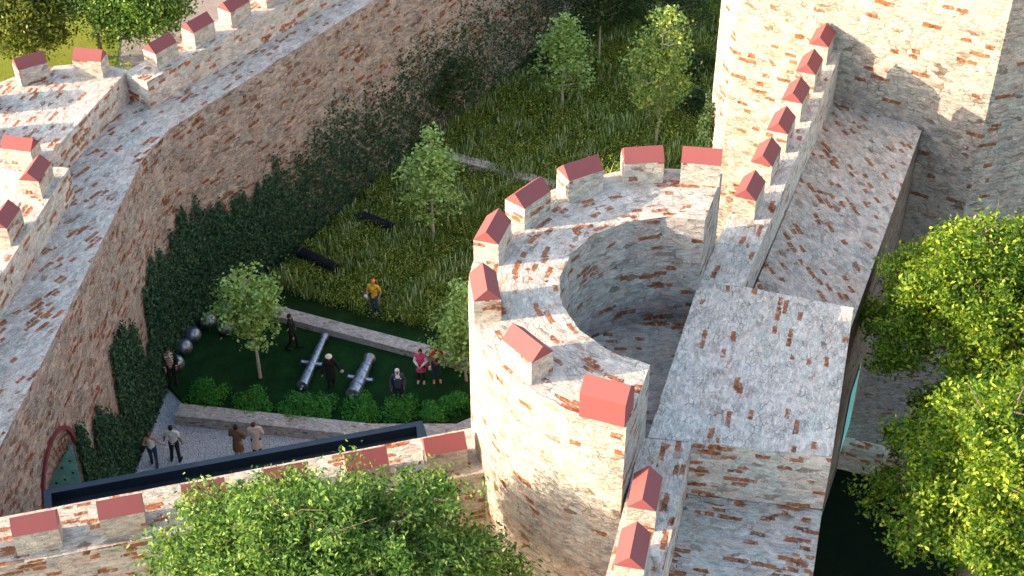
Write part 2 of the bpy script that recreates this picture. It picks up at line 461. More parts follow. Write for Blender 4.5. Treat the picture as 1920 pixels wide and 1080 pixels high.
# ------------------------------------------------------------------ GATE PLATFORM + CURTAIN WALLS (east of the tower)
ZP, ZN0, ZN1, ZS = 12.90, 11.75, 10.85, 11.04
PSW, PNW, PNE, PSE = (3.40, 27.28), (5.26, 33.45), (9.44, 32.36), (7.90, 26.59)
gate = thing("gate_platform", (6.5, 30, 0), "plain white flat roofed gate block behind the open back of the round tower", "gatehouse")
b = MB()
b.prism([PSW, PSE, PNE, (6.51, 33.30), PNW], -0.5, ZP, True, False, R(75), skip=(0,))
b.face([(*PSW, -.5), (*PSE, -.5), (*PSE, ZP), (*PSW, ZP)], [(0, -.5), (4.55, -.5), (4.55, ZP), (0, ZP)], 1)
part(b, "wall", [M['plain'], M['bricky']], gate)

# north wing
dN = R(68.2)
nw = thing("curtain_wall", (10, 40, 0), "curtain wall with six roofed merlons climbing back to the great tower", "wall", "curtain walls along the tower")
N0 = (7.076, 37.07)
b = MB()
pw0 = off(N0, dN, -3.65, .60); pw1 = off(N0, dN, 10.75, .60); pe1 = off(N0, dN, 10.3, -.62); pe0 = off(N0, dN, -3.95, -.62)
b.prism([(6.505, 33.31), pe1, pw1, (5.262, 33.456)], -0.5, ZP, True, False, dN)
part(b, "parapet", M['plain'], nw)
b = MB()
E0, E1 = (9.445, 32.41), (14.9, 46.2)
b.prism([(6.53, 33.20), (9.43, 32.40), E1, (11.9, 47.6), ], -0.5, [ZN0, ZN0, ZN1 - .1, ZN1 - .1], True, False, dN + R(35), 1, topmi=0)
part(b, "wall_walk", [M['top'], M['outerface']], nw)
b = MB()
for (d0, d1, z0, z1) in ((4.3, 6.0, 3.1, 5.9),):
    q = [off(E0, R(68.4), d_, -.03) for d_ in (d0, d1)]
    b.face([(*q[0], z0), (*q[1], z0), (*q[1], z1), (*q[0], z1)])
part(b, "door_leaf", M['teal'], nw)
for k in range(6):
    p = off(N0, dN, 1.93 * k, 0.0)
    merlon(nw, p[0], p[1], ZP, R(68.0))
# south wing
dS = R(76.3)
sw = thing("curtain_wall", (4.5, 20, 0), "curtain wall with roofed merlons running from the gate block towards the viewer", "wall", "curtain walls along the tower")
S1 = (3.12, 24.741)
b = MB()
si0 = (4.48, 27.30); si1 = off(si0, dS, -16, 0); so1 = off(si1, dS, 0, 1.28); so0 = off(si0, dS, -.2, 1.28)
b.prism([si1, (4.48, 27.10), (3.25, 27.26), so1], -0.5, ZP, True, False, dS)
part(b, "parapet", M['top'], sw)
b = MB()
se0 = (7.895, 26.57); se1 = off(se0, R(75.3), -16, 0)
b.prism([si1, se1, se0, (4.48, 27.08)], -0.5, ZS, True, False, dS + R(90))
part(b, "wall_walk", M['bricky'], sw)
for k in range(4):
    p = off(S1, R(77.2), -1.80 * k, 0)
    merlon(sw, p[0], p[1], ZP, R(77.7))

# ------------------------------------------------------------------ GREAT TOWER
gt = thing("great_tower", (14, 52, 0), "huge pale tower filling the upper right corner behind the curtain wall", "tower")
fd = math.atan2(43.62 - 48.35, 16.02 - 8.05)
A0, A1 = (8.05, 48.35), (16.02, 43.62)
ch = (A0[0] + 1.45 * math.cos(fd + math.pi - R(43)), A0[1] + 1.45 * math.sin(fd + math.pi - R(43)))
A2 = off(A1, fd + R(45), 6.0, 0)
A3 = off(A2, fd + R(90), 12, 0)
A4 = off(ch, fd + R(78), 13, 0)
b = MB()
b.prism([ch, A0, A1, A2, A3, A4], -0.5, 27, True, False, fd)
part(b, "wall", M['great'], gt)

# ------------------------------------------------------------------ COURTYARD WALL (left), walk, parapets, bastion
ZLW, ZLP = 9.17, 10.37
CR = (-13.21, 45.15)
A_END = (-14.92, 26.0)
C2 = (-12.62, 47.12)
dB = R(55.4)
B_END = off(C2, dB, 55, 0)
cw = thing("courtyard_wall", (-14, 45, 0), "long wall with broad walk bending round the sunken courtyard, ivy on its foot", "wall")
dLB = R(54.0)
Lc = (-13.50, 48.47)                         # inner corner of the long parapet
Lo = off(Lc, dLB, 0, 1.2)
b = MB()
Lfar = off(Lc, dLB, 50, 0)
wall_out = off(Lfar, dLB, 0, 1.2)
dLS = R(82.4)
LSi0 = (-15.10, 42.9); LSi1 = off(LSi0, dLS, -17, 0); LSo1 = off(LSi1, dLS, 0, 1.2)
AS = off((-14.92, 26.0), R(86), -12, 0)
DEPTH = 1.35                                 # arch recess uses this
s_ar = lambda s, z: (CR[0] + (A_END[0] - CR[0]) / 19.226 * s, CR[1] + (A_END[1] - CR[1]) / 19.226 * s, z)
AW = 19.226
# arch opening in face A:   arch outline in (s,z)
ARC = [(12.95, 0.0), (12.95, 5.2)]
for i in range(13):
    a_ = math.pi * i / 12
    ARC.append((11.62 + 1.38 * math.cos(a_), 5.10 + 1.44 * math.sin(a_)))
ARC[2] = (13.0, 5.10); ARC = ARC[2:]
b = MB()
uvA = lambda s, z: (s, z)
def fA(pts): b.face([s_ar(*p) for p in pts], [uvA(*p) for p in pts])
fA([(0, -.5), (0, ZLW), (10.24, ZLW), (10.24, -.5)])
fA([(13.0, -.5), (13.0, ZLW), (AW, ZLW), (AW, -.5)])
for i in range(len(ARC) - 1):
    (s0, z0), (s1, z1) = ARC[i], ARC[i + 1]
    fA([(s1, z1), (s1, ZLW), (s0, ZLW), (s0, z0)])
b.face([(*CR, -.5), (*C2, -.5), (*C2, ZLW), (*CR, ZLW)], [(0, -.5), (-2.1, -.5), (-2.1, ZLW), (0, ZLW)])
b.face([(*C2, -.5), (*B_END, -.5), (*B_END, ZLW), (*C2, ZLW)], [(-2.1, -.5), (-57.1, -.5), (-57.1, ZLW), (-2.1, ZLW)])
# beyond towards the viewer
b.face([(*AS, -.5), (*A_END, -.5), (*A_END, ZLW), (*AS, ZLW)], [(AW + 12, -.5), (AW, -.5), (AW, ZLW), (AW + 12, ZLW)])
part(b, "wall", M['brown'], cw)
b = MB()
wk = [AS, A_END, CR, C2, B_END, off(Lfar, dLB, 0, .3), off(Lc, dLB, .1, .3), off(Lc, dLB, .1, 1.0), (-15.3, 49.2), (-16.9, 43.5), off(LSi0, dLS, -.5, .6), off(LSi1, dLS, 0, .6)]
ca, sa = math.cos(R(60)), math.sin(R(60))
b.face([(*p, ZLW) for p in wk], [(p[0] * ca + p[1] * sa, -p[0] * sa + p[1] * ca) for p in wk])
part(b, "wall_walk", M['top'], cw)
b = MB()
b.prism([Lc, Lfar, wall_out, Lo], -.5, ZLP, True, False, dLB)
part(b, "parapet", M['top'], cw)
b = MB()
b.prism([LSi1, LSi0, off(LSi0, dLS, 0, 1.2), LSo1], -.5, ZLP, True, False, dLS)
part(b, "parapet", M['top'], cw)
L3 = (-13.172, 49.95)
for k in range(22):
    p = off(L3, dLB, 1.962 * k, 0)
    merlon(cw, p[0], p[1], ZLP, dLB + .01)
for k in range(6):
    p = (-15.813 - .373 * k, 41.663 - 2.592 * k)
    merlon(cw, p[0], p[1], ZLP, 1.424)
# arch in face A
b = MB()
nrm = Vector((A_END[1] - CR[1], -(A_END[0] - CR[0]), 0)).normalized()
if nrm.x < 0: nrm = -nrm
jd = -nrm                                    # into the wall
def sd(s, z, d): p = s_ar(s, z); return (p[0] + jd.x * d, p[1] + jd.y * d, z)
TW = 0.13
for i in range(len(ARC) - 1):
    pts = []
    for (s, z) in (ARC[i], ARC[i + 1]):
        vx, vz = s - 11.62, z - 5.10
        l = math.hypot(vx, vz)
        pts.append(((s, z), (s + vx / l * TW, z + vz / l * TW)))
    (i0, o0), (i1, o1) = pts
    f0, f1 = -0.09, 0.10
    b.face([sd(*i0, f0), sd(*i1, f0), sd(*o1, f0), sd(*o0, f0)])
    b.face([sd(*o0, f0), sd(*o1, f0), sd(*o1, f1), sd(*o0, f1)])
    b.face([sd(*i1, f0), sd(*i0, f0), sd(*i0, f1), sd(*i1, f1)])
for s0, s1 in ((13.0, 13.0 + TW),):
    b.face([sd(s0, 0, -.09), sd(s0, 5.1, -.09), sd(s1, 5.1, -.09), sd(s1, 0, -.09)])
    b.face([sd(s1, 0, -.09), sd(s1, 5.1, -.09), sd(s1, 5.1, .1), sd(s1, 0, .1)])
arch = part(b, "gate_arch", M['burgundy'], cw)
b = MB()                                     # jambs, splayed hood and back of the recess
b.face([sd(10.24, -.5, 0), sd(10.24, 5.1, 0), sd(10.24, 5.1, 2.2), sd(10.24, -.5, 2.2)])
b.face([sd(13.0, -.5, 0), sd(13.0, -.5, 2.2), sd(13.0, 5.1, 2.2), sd(13.0, 5.1, 0)])
b.face([sd(10.24, -.5, 2.2), sd(10.24, 6.6, 2.2), sd(13.0, 6.6, 2.2), sd(13.0, -.5, 2.2)])
na = len(ARC)
for i in range(na - 1):
    t0, t1 = i / (na - 1), (i + 1) / (na - 1)
    q = lambda t_: sd(10.26, 3.0 + 2.2 * t_, 1.25 * (1 - t_))
    b.face([sd(*ARC[i], .02), sd(*ARC[i + 1], .02), q(t1), q(t0)], [(ARC[i][0], ARC[i][1]), (ARC[i + 1][0], ARC[i + 1][1]), (10.2 + 2 * (1 - t1), 3 + 2 * t1), (10.2 + 2 * (1 - t0), 3 + 2 * t0)])
part(b, "recess", M['brown'], cw)
b = MB()
dj = 10.275
b.face([sd(dj, 0, .06), sd(dj, 5.05, .06), sd(dj, 5.05, 1.2), sd(dj, 0, 1.2)])
b.face([sd(dj, 0, .06), sd(dj - .03, 0, .06), sd(dj - .03, 5.05, .06), sd(dj, 5.05, .06)])
door = part(b, "door_leaf", M['teal'], cw)
b = MB()
rr = random.Random(4)
for zi in range(8):
    for di in range(3):
        z, d = 1.0 + zi * .55 + (di % 2) * .2, .25 + di * .33
        p = sd(dj + .012, z, d); n_ = Vector((math.cos(R(85)), math.sin(R(85)), 0))
        for k in range(6):
            a0, a1 = k * math.pi / 3, (k + 1) * math.pi / 3
            r0 = .05
            b.face([sd(dj + .035, z, d), sd(dj + .004, z + r0 * math.sin(a0), d + r0 * math.cos(a0)), sd(dj + .004, z + r0 * math.sin(a1), d + r0 * math.cos(a1))])
ro = part(b, "rivets", M['rivet'], cw)
ro.parent = door; ro.location = (0, 0, 0)

# bastion
BC = (-16.1, 46.2); BR = 3.6
bast = thing("round_bastion", (*BC, 0), "solid half round bastion with roofed merlons bulging from the long wall", "bastion")
b = MB()
poly = []
a0, a1 = math.atan2(49.25 - BC[1], -14.42 - BC[0]), math.atan2(42.72 - BC[1], -16.25 - BC[0]) + 2 * math.pi
for i in range(19):
    a_ = a0 + (a1 - a0) * i / 18
    poly.append((BC[0] + BR * math.cos(a_), BC[1] + BR * math.sin(a_)))
b.prism(poly, -.5, ZLP + .004, True, False, R(74))
part(b, "wall", M['top'], bast)
for a_ in (81, 123, 168, 212, 258):
    merlon(bast, BC[0] + 3.0 * math.cos(R(a_)), BC[1] + 3.0 * math.sin(R(a_)), ZLP, R(a_ - 90))

# ------------------------------------------------------------------ ENTRANCE WALL (front left)
dW = R(15.25)
ew = thing("entrance_wall", (-7, 26.5, 0), "low front wall with six roofed merlons joining the round tower, half hidden by tree", "wall")
wf = lambda x, s: off((-13.1, 26.58), dW, (x + 13.1) / math.cos(dW), s)
b = MB()
b.prism([wf(-15.3, -1.72), wf(-0.2, -1.72), wf(-0.2, 0), wf(-15.3, 0)], -.5, 10.73, True, False, dW)
part(b, "wall", M['entrance'], ew)
for k in range(-1, 6):
    x = -11.862 + k * (10.073 / 5)
    y = 25.746 + k * (2.783 / 5)
    merlon(ew, x, y, 10.73, R(14.9))

# navy canopy behind it
cn = thing("metal_canopy", (-7.8, 30.0, 0), "long navy blue steel canopy with raised rim between front wall and paved court", "canopy")
b = MB()
cp = lambda u_, s: off((-13.07, 29.48), R(14.9), u_, s)
LC = 10.80
ZC = 8.70
for (u0_, u1_, s0_, s1_) in ((0, LC, -.20, 0), (0, LC, -2.5, -2.3), (0, .2, -2.3, -.2), (LC - .22, LC, -2.3, -.2)):
    b.prism([cp(u0_, s0_), cp(u1_, s0_), cp(u1_, s1_), cp(u0_, s1_)], ZC - .5, ZC, True, True, dW)
part(b, "rim", M['navy'], cn)
b = MB()
b.prism([cp(.2, -2.3), cp(LC - .22, -2.3), cp(LC - .22, -.2), cp(.2, -.2)], ZC - .48, ZC - .34, True, True, dW)
part(b, "roof_deck", M['navy'], cn)
for u_ in (.15, LC / 2, LC - .2):
    for s_ in (-2.4, -.1):
        b = MB(); p = cp(u_, s_)
        b.box((p[0], p[1], -.05), (.14, .14, ZC - .44), dW)
        part(b, "post", M['navy'], cn)

# ------------------------------------------------------------------ GROUND, COURT, LAWN
def sheet(name, poly, z, m):
    b = MB(); b.face([(p[0], p[1], z) for p in poly], [(p[0], p[1]) for p in poly])
    o = b.obj(name, m); o["kind"] = "structure"; return o
def slab(name, poly, z0, z1, m):
    b = MB(); b.prism(poly, z0, z1, True)
    o = b.obj(name, m); o["kind"] = "structure"; return o
sheet("ground", [(-400, -300), (400, -300), (400, 500), (-400, 500)], -0.06, M['outside'])
sheet("paved_court", [(-16.6, 24), (2, 28), (2, 45.2), (-13.0, 45.4), (-14.6, 45.1)], 0.0, M['paving'])
slab("lawn", [(-12.3, 41.95), (-5.2, 41.0), (-2.0, 41.0), (1.5, 43.0), (1.5, 44.2), (-9.7, 48.0), (-10.9, 48.9), (-13.2, 45.2), (-13.45, 43.35)], -.05, 0.20, M['lawn'])
slab("wild_ground", [(-9.7, 48.0), (1.5, 44.1), (4, 36.2), (6.2, 36.2), (8.0, 48.3), (14, 52), (40, 95), (12, 95), (-10.9, 48.9)], -.05, 0.16, M['dirt'])
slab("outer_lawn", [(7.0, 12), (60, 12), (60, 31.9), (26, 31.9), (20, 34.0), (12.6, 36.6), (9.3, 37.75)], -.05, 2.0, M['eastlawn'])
slab("paved_terrace", [(9.3, 37.75), (12.6, 36.6), (20, 34.0), (26, 31.9), (60, 31.9), (60, 56), (16, 56)], -.05, 3.1, M['terrace'])
sheet("outer_grass", [(-26, 59.5), (-20.2, 60.5), (-19.9, 66), (-21, 73), (-30, 72)], -0.02, M['grasspatch'])

def gwall(pts, label, th_, h, z0=-.05, group="low stone walls in the courtyard", mat='greybrick', name="garden_wall"):
    cx = sum(p[0] for p in pts) / len(pts); cy = sum(p[1] for p in pts) / len(pts)
    t_ = thing(name, (cx, cy, 0), label, "low wall", group)
    b = MB()
    L = []; Rr = []
    for i, p in enumerate(pts):
        q0 = pts[max(i - 1, 0)]; q1 = pts[min(i + 1, len(pts) - 1)]
        a_ = math.atan2(q1[1] - q0[1], q1[0] - q0[0])
        L.append(off(p, a_, 0, 0)); Rr.append(off(p, a_, 0, -th_))
    n = len(pts)
    for i in range(n - 1):
        b.prism([Rr[i], Rr[i + 1], L[i + 1], L[i]], z0, h, True, False, math.atan2(pts[i + 1][1] - pts[i][1], pts[i + 1][0] - pts[i][0]), 0, skip=tuple(([1] if i < n - 2 else []) + ([3] if i > 0 else [])))
    part(b, "wall", M[mat], t_)
    return t_
gwall([(-12.45, 41.72), (-5.2, 40.62), (-2.05, 40.62), (-.6, 41.5)], "low grey planter wall in front of the row of round shrubs", .66, .50)
gwall([(-9.55, 47.5), (-2.45, 44.72), (.5, 43.5)], "low grey wall between the dark lawn and the wild meadow", .60, .50)
gwall([(-2.7, 58.6), (1.95, 56.3), (6.3, 54.2)], "low grey wall far back among the wild meadow plants", .55, .52)
gwall([(9.6, 37.9), (12.68, 36.79), (20, 34.2), (26, 32.1)], "brownish low retaining wall edging the terrace outside by the yellow trees", .45, 3.14, mat='entrance')

# ------------------------------------------------------------------ foliage generators
def leaf_arrays(cent, nrm_bias, size, rng, aspect=0.5, droop=0.0):
    """diamond leaves at given centres"""
    n = len(cent)
    nv = rng.normal(size=(n, 3)); nv /= np.linalg.norm(nv, axis=1)[:, None]
    nv = nv + nrm_bias; nv /= np.linalg.norm(nv, axis=1)[:, None]
    t = rng.normal(size=(n, 3)); t -= nv * (t * nv).sum(1)[:, None]; t /= np.linalg.norm(t, axis=1)[:, None]
    t[:, 2] -= droop; t /= np.linalg.norm(t, axis=1)[:, None]
    s = np.cross(nv, t)
    L = (size * rng.uniform(.6, 1.25, n))[:, None]
    W = L * aspect
    a = cent - t * L * .5; c_ = cent + t * L * .5
    bb = cent + s * W * .5 + nv * L * .06; d = cent - s * W * .5 + nv * L * .06
    return np.stack([a, bb, c_, d], 1).reshape(-1, 3)
def quads_mesh(name, V, smooth=False):
    n = len(V) // 4
    me = bpy.data.meshes.new(name)
    me.vertices.add(len(V)); me.vertices.foreach_set("co", V.astype(np.float32).ravel())
    me.loops.add(n * 4); me.loops.foreach_set("vertex_index", np.arange(n * 4, dtype=np.int32))
    me.polygons.add(n); me.polygons.foreach_set("loop_start", np.arange(0, n * 4, 4, dtype=np.int32))
    me.update(calc_edges=True)
    return me

def tube(b, pts, r0, r1, n=6):
    """tapered tube through points"""
    rings = []
    m = len(pts)
    for i, p in enumerate(pts):
        p = Vector(p)
        d = (Vector(pts[min(i + 1, m - 1)]) - Vector(pts[max(i - 1, 0)])).normalized()
        x = d.orthogonal().normalized(); y = d.cross(x)
        r = r0 + (r1 - r0) * i / (m - 1)
        rings.append([p + (x * math.cos(2 * math.pi * k / n) + y * math.sin(2 * math.pi * k / n)) * r for k in range(n)])
    for i in range(m - 1):
        # align ring start
        best = min(range(n), key=lambda k: (rings[i + 1][k] - rings[i][0]).length)
        rings[i + 1] = rings[i + 1][best:] + rings[i + 1][:best]
        for k in range(n):
            b.face([rings[i][k], rings[i][(k + 1) % n], rings[i + 1][(k + 1) % n], rings[i + 1][k]])

def tree(name, loc, H, label, cat="tree", group=None, crown=(1.4, 1.4, 2.0), cz=None, nclump=90, per=45, leaf=.10, clump=.28,
         mat='lf_pale', bark='bark', trunk_r=.07, seed=1, shape='ellipsoid', lean=(0, 0), bias=(0, 0, .8), aspect=.55, bare=0, shell=.55, fill=1.0, droop=0.0, lobes=0, lobe_r=1.0):
    rng = np.random.default_rng(seed); rd = random.Random(seed)
    t_ = thing(name, loc, label, cat, group)
    rx, ry, rz = crown
    if cz is None: cz = H - rz
    cen = np.array([lean[0], lean[1], cz])
    C_ = []
    while len(C_) < nclump:
        p = rng.normal(size=3); p /= np.linalg.norm(p)
        r = rng.uniform(shell, 1.0) if rng.random() < .75 else rng.uniform(.1, shell)
        p = p * r
        if shape == 'cone':
            f = (p[2] + 1) / 2
            k = (1 - f) ** .8 * 1.15 + .10
            p[0] *= k; p[1] *= k
        C_.append(cen + p * np.array([rx, ry, rz]))
    C_ = np.array(C_)
    if lobes:
        # gather the clumps round a few limbs so the crown breaks into masses with gaps
        Q = rng.normal(size=(lobes, 3)); Q /= np.linalg.norm(Q, axis=1)[:, None]; Q[:, 2] = np.abs(Q[:, 2]) * 1.0 - .35
        Q = cen + Q * np.array([rx, ry, rz]) * rng.uniform(.45, 1.0, lobes)[:, None]
        li = rng.integers(0, lobes, nclump)
        dd = rng.normal(size=(nclump, 3)); dd /= np.linalg.norm(dd, axis=1)[:, None]
        C_ = Q[li] + dd * rng.uniform(.55, 1.0, nclump)[:, None] * np.array([1.0, 1.0, .62]) * lobe_r * rng.uniform(.7, 1.25, lobes)[li][:, None]
    # branches
    b = MB()
    top = Vector((lean[0] * .9, lean[1] * .9, cz + rz * (.55 if not lobes else .2)))
    stem = [Vector((0, 0, -.1)), Vector((rd.uniform(-.1, .1), rd.uniform(-.1, .1), cz * .35)), Vector((lean[0] * .5, lean[1] * .5, cz * .7)), Vector((lean[0] * .8, lean[1] * .8, cz)), top]
    tube(b, stem, trunk_r, trunk_r * .3, 8)
    def stem_at(z):
        for i in range(len(stem) - 1):
            if stem[i].z <= z <= stem[i + 1].z:
                f = (z - stem[i].z) / (stem[i + 1].z - stem[i].z)
                return stem[i].lerp(stem[i + 1], f)
        return stem[-1]
    nb = min(nclump, 46) if not lobes else 0
    z_lo = max(.25 * cz, cz - rz * .9)
    for i in range(nb):
        p = Vector(C_[i])
        z0 = max(z_lo, min(top.z, p.z - .45 * math.hypot(p.x - lean[0], p.y - lean[1]) - .1))
        q = stem_at(z0)
        mid = q.lerp(p, .5) + Vector((rd.uniform(-.1, .1) * rx, rd.uniform(-.1, .1) * rx, -.04 * rz))
        tube(b, [q, mid, p], trunk_r * .34, trunk_r * .07, 5)
    for i in range(bare):
        if lobes: break
        a_ = rd.uniform(0, 6.28); z0 = rd.uniform(cz * .6, cz + rz * .5); q = stem_at(z0)
        l = rd.uniform(.5, 1.0) * rx * 1.1
        p = q + Vector((math.cos(a_) * l, math.sin(a_) * l, rd.uniform(.0, .6) * l))
        mid = q.lerp(p, .5) + Vector((0, 0, -.12 * l))
        tube(b, [q, mid, p], trunk_r * .4, trunk_r * .1, 5)
        e = mid + Vector((math.cos(a_ + .9) * l * .35, math.sin(a_ + .9) * l * .35, .25 * l))
        tube(b, [mid, e], trunk_r * .25, trunk_r * .08, 4)
    if lobes:
        for i in range(lobes + bare * 2):
            p = Vector(Q[i % lobes]); q = stem_at(max(z_lo, min(top.z, p.z - .5 * math.hypot(p.x, p.y))))
            p = p + Vector((rd.gauss(0, .3), rd.gauss(0, .3), rd.gauss(.1, .3))) * lobe_r
            pts = [q]
            for f in (.25, .5, .75, 1.0):
                pts.append(q.lerp(p, f) + Vector((rd.gauss(0, .09), rd.gauss(0, .09), -.35 * math.sin(f * 3.14) * .5)) * (1 if f < 1 else 0))
            tube(b, pts, trunk_r * .24, trunk_r * .035, 5)
            for k in range(3):
                m_ = pts[2 + k % 3]; e = m_ + Vector((rd.gauss(0, .45), rd.gauss(0, .45), abs(rd.gauss(.2, .3)))) * lobe_r
                tube(b, [m_, m_.lerp(e, .5) + Vector((rd.gauss(0, .05), rd.gauss(0, .05), .04)), e], trunk_r * .09, trunk_r * .02, 4)
    b.obj("trunk", M[bark], t_)
    n = nclump * per
    idx = rng.integers(0, nclump, n)
    sc = clump * rng.uniform(.6, 1.3, nclump)
    P_ = C_[idx] + rng.normal(size=(n, 3)) * np.stack([sc[idx], sc[idx], sc[idx] * .55], 1)
    V = leaf_arrays(P_, np.array(bias), leaf, rng, aspect, droop)
    link_mesh("crown", quads_mesh("crown", V), M[mat], t_)
    return t_

def shrub(name, loc, rad, label, cat="shrub", group=None, n=2600, leaf=.07, mat='lf_shrub', seed=1, sq=.8):
    rng = np.random.default_rng(seed)
    t_ = thing(name, loc, label, cat, group)
    k = 26
    c_ = rng.normal(size=(k, 3)); c_ /= np.linalg.norm(c_, axis=1)[:, None]; c_[:, 2] = np.abs(c_[:, 2])
    c_ *= rng.uniform(.35, .85, k)[:, None] * rad * np.array([1.12, 1.0, 1.0])
    idx = rng.integers(0, k, n)
    d = rng.normal(size=(n, 3)); d /= np.linalg.norm(d, axis=1)[:, None]
    P_ = c_[idx] + d * rng.uniform(.7, 1.05, n)[:, None] * rad * .34
    P_[:, 2] *= sq
    P_[:, 2] = np.maximum(P_[:, 2], .02) + .05
    V = leaf_arrays(P_, d * .9 + np.array([0, 0, .4]), leaf, rng, .6)
    link_mesh("foliage", quads_mesh("foliage", V), M[mat], t_)
    b = MB()
    for i in range(7):
        tube(b, [(0, 0, -.05), Vector(c_[i]) * .5, Vector(c_[i])], .025, .008, 5)
    b.obj("stem", M['bark'], t_)
    return t_

# ------------------------------------------------------------------ trees inside the courtyard
GI = "young trees in the courtyard"
tree("tree", (-9.71, 43.48, .2), 5.35, "small bright green tree on the dark lawn beside the iron balls", "tree", GI, crown=(1.35, 1.2, 1.85), cz=3.55, nclump=95, per=42, leaf=.16, clump=.21, mat='lf_pale', bark='barkpale', trunk_r=.075, seed=11, bare=3, lean=(-.15, 0), aspect=.7)
tree("tree", (-3.38, 52.28, .16), 5.8, "conical pale green tree in the meadow, nearest behind the man in yellow", "tree", GI, crown=(1.65, 1.5, 2.25), cz=3.6, nclump=125, per=26, leaf=.19, clump=.22, bias=(0,0,1.8), mat='lf_pale', bark='barkpale', trunk_r=.07, seed=12, shape='cone', aspect=.6)
tree("tree", (2.46, 62.87, .16), 5.3, "pale green layered tree far back in the meadow between the walls", "tree", GI, crown=(1.75, 1.5, 2.1), cz=3.2, nclump=125, per=26, leaf=.19, clump=.22, bias=(0,0,1.8), mat='lf_pale', bark='barkpale', trunk_r=.07, seed=13, shape='cone', aspect=.6)
tree("tree", (-3.2, 61.0, .16), 4.8, "dark sparse tree against the shaded ivy wall", "tree", GI, crown=(1.75, 1.4, 1.9), cz=2.9, nclump=85, per=40, leaf=.17, clump=.26, mat='lf_dark', bark='barkpale', trunk_r=.07, seed=14, bare=8)
tree("tree", (6.7, 59.6, .16), 7.2, "tall tree with yellow tinged leaves beside the great tower", "tree", GI, crown=(1.45, 1.3, 3.0), cz=4.3, nclump=150, per=36, leaf=.19, clump=.24, mat='lf_tree_r', bark='barkpale', trunk_r=.075, seed=15, bare=8)
tree("tree", (4.4, 66.9, .16), 6.3, "dark green tree on a thin bare trunk at the top of the meadow", "tree", GI, crown=(2.3, 1.6, 1.9), cz=4.3, nclump=130, per=46, leaf=.17, clump=.26, mat='lf_dark', bark='barkpale', trunk_r=.06, seed=16, bare=5)
tree("tree", (7.9, 67.6, .16), 6.6, "dark tree at the top edge, next to the great tower", "tree", GI, crown=(2.3, 1.8, 2.6), cz=4.0, nclump=130, per=44, leaf=.17, clump=.30, mat='lf_dark', bark='barkpale', trunk_r=.07, seed=17, bare=6)
tree("tree", (1.0, 70.5, .16), 5.5, "dark bushy tree against the far end of the ivy wall", "tree", GI, crown=(2.2, 1.6, 2.3), cz=2.9, nclump=120, per=44, leaf=.17, clump=.28, mat='lf_dark', bark='barkpale', trunk_r=.07, seed=21, bare=5)
tree("tree", (-1.75, 43.3, .2), 4.6, "light green tree pressed against the round tower and cut off by it", "tree", GI, crown=(1.35, 1.2, 2.0), cz=2.7, nclump=110, per=42, leaf=.17, clump=.22, mat='lf_pale', bark='barkpale', trunk_r=.06, seed=18, aspect=.7)
tree("tree", (3.75, 48.3, .16), 7.3, "slim yellow green tree whose tip shows between two tower merlons", "tree", GI, crown=(.8, .8, 2.2), cz=5.0, nclump=60, per=40, leaf=.10, clump=.2, mat='lf_yellow', bark='barkpale', trunk_r=.05, seed=19)
tree("dead_sapling", (-.75, 49.6, .16), 3.4, "leafless grey sapling poking up behind the round tower", "bare tree", None, crown=(.9, .8, 1.2), cz=1.9, nclump=14, per=1, leaf=.06, clump=.1, mat='lf_olive', bark='barkpale', trunk_r=.045, seed=20, bare=9)

# trees outside
GE = "sunlit trees outside the curtain wall"
tree("broadleaf_tree", (13.2, 33.9, 2.0), 14, "big yellow green tree beside the great tower, upper of the right hand trees", "tree", GE, crown=(2.45, 2.7, 3.9), cz=9.8, nclump=1050, per=85, leaf=.155, clump=.19, lobes=66, lobe_r=.88, mat='lf_yellow', trunk_r=.3, seed=31, bare=14, aspect=.48)
tree("broadleaf_tree", (12.3, 26.9, 2.0), 14, "big yellow green tree in the lower right corner beside the dark lawn", "tree", GE, crown=(2.5, 2.7, 4.6), cz=9.6, nclump=1150, per=85, leaf=.155, clump=.19, lobes=74, lobe_r=.88, mat='lf_yellow', trunk_r=.3, seed=32, bare=14, aspect=.48)
tree("broadleaf_tree", (15.6, 30.2, 2.0), 14, "big yellow green tree at the right edge between the two others", "tree", GE, crown=(2.8, 3.0, 3.6), cz=10.0, nclump=850, per=75, leaf=.165, clump=.20, lobes=66, lobe_r=1.0, mat='lf_yellow', trunk_r=.3, seed=33, bare=8, aspect=.48)
tree("broadleaf_tree", (14.1, 31.4, 2.0), 9, "darker green tree in the wall's shade between the sunlit trees", "tree", GE, crown=(2.6, 4.2, 2.4), cz=5.4, nclump=800, per=55, leaf=.19, clump=.22, lobes=60, lobe_r=.9, mat='lf_yellow', trunk_r=.2, seed=36, aspect=.48)
tree("broadleaf_tree", (-4.45, 24.1, 0), 14.5, "large foreground tree covering the front wall beside the round tower", "tree", None, crown=(4.6, 2.4, 4.2), cz=11.5, nclump=1250, per=60, leaf=.15, clump=.20, lobes=105, lobe_r=.95, mat='lf_mid', trunk_r=.28, seed=34, bare=9, aspect=.42)
tree("broadleaf_tree", (-12.1, 23.6, 0), 10.3, "treetop peeking in at the lower left corner below the front wall", "tree", None, crown=(1.2, 1.2, 2.2), cz=8.2, nclump=60, per=50, leaf=.15, clump=.3, mat='lf_yellow', trunk_r=.12, seed=35)
GL = "trees outside the long wall"
tree("broadleaf_tree", (-24.2, 66.4, 0), 7.2, "leafy tree in the upper left corner behind the bastion", "tree", GL, crown=(3.1, 2.6, 2.9), cz=4.2, nclump=400, per=70, leaf=.22, clump=.42, mat='lf_tl', trunk_r=.16, seed=41, bare=8)
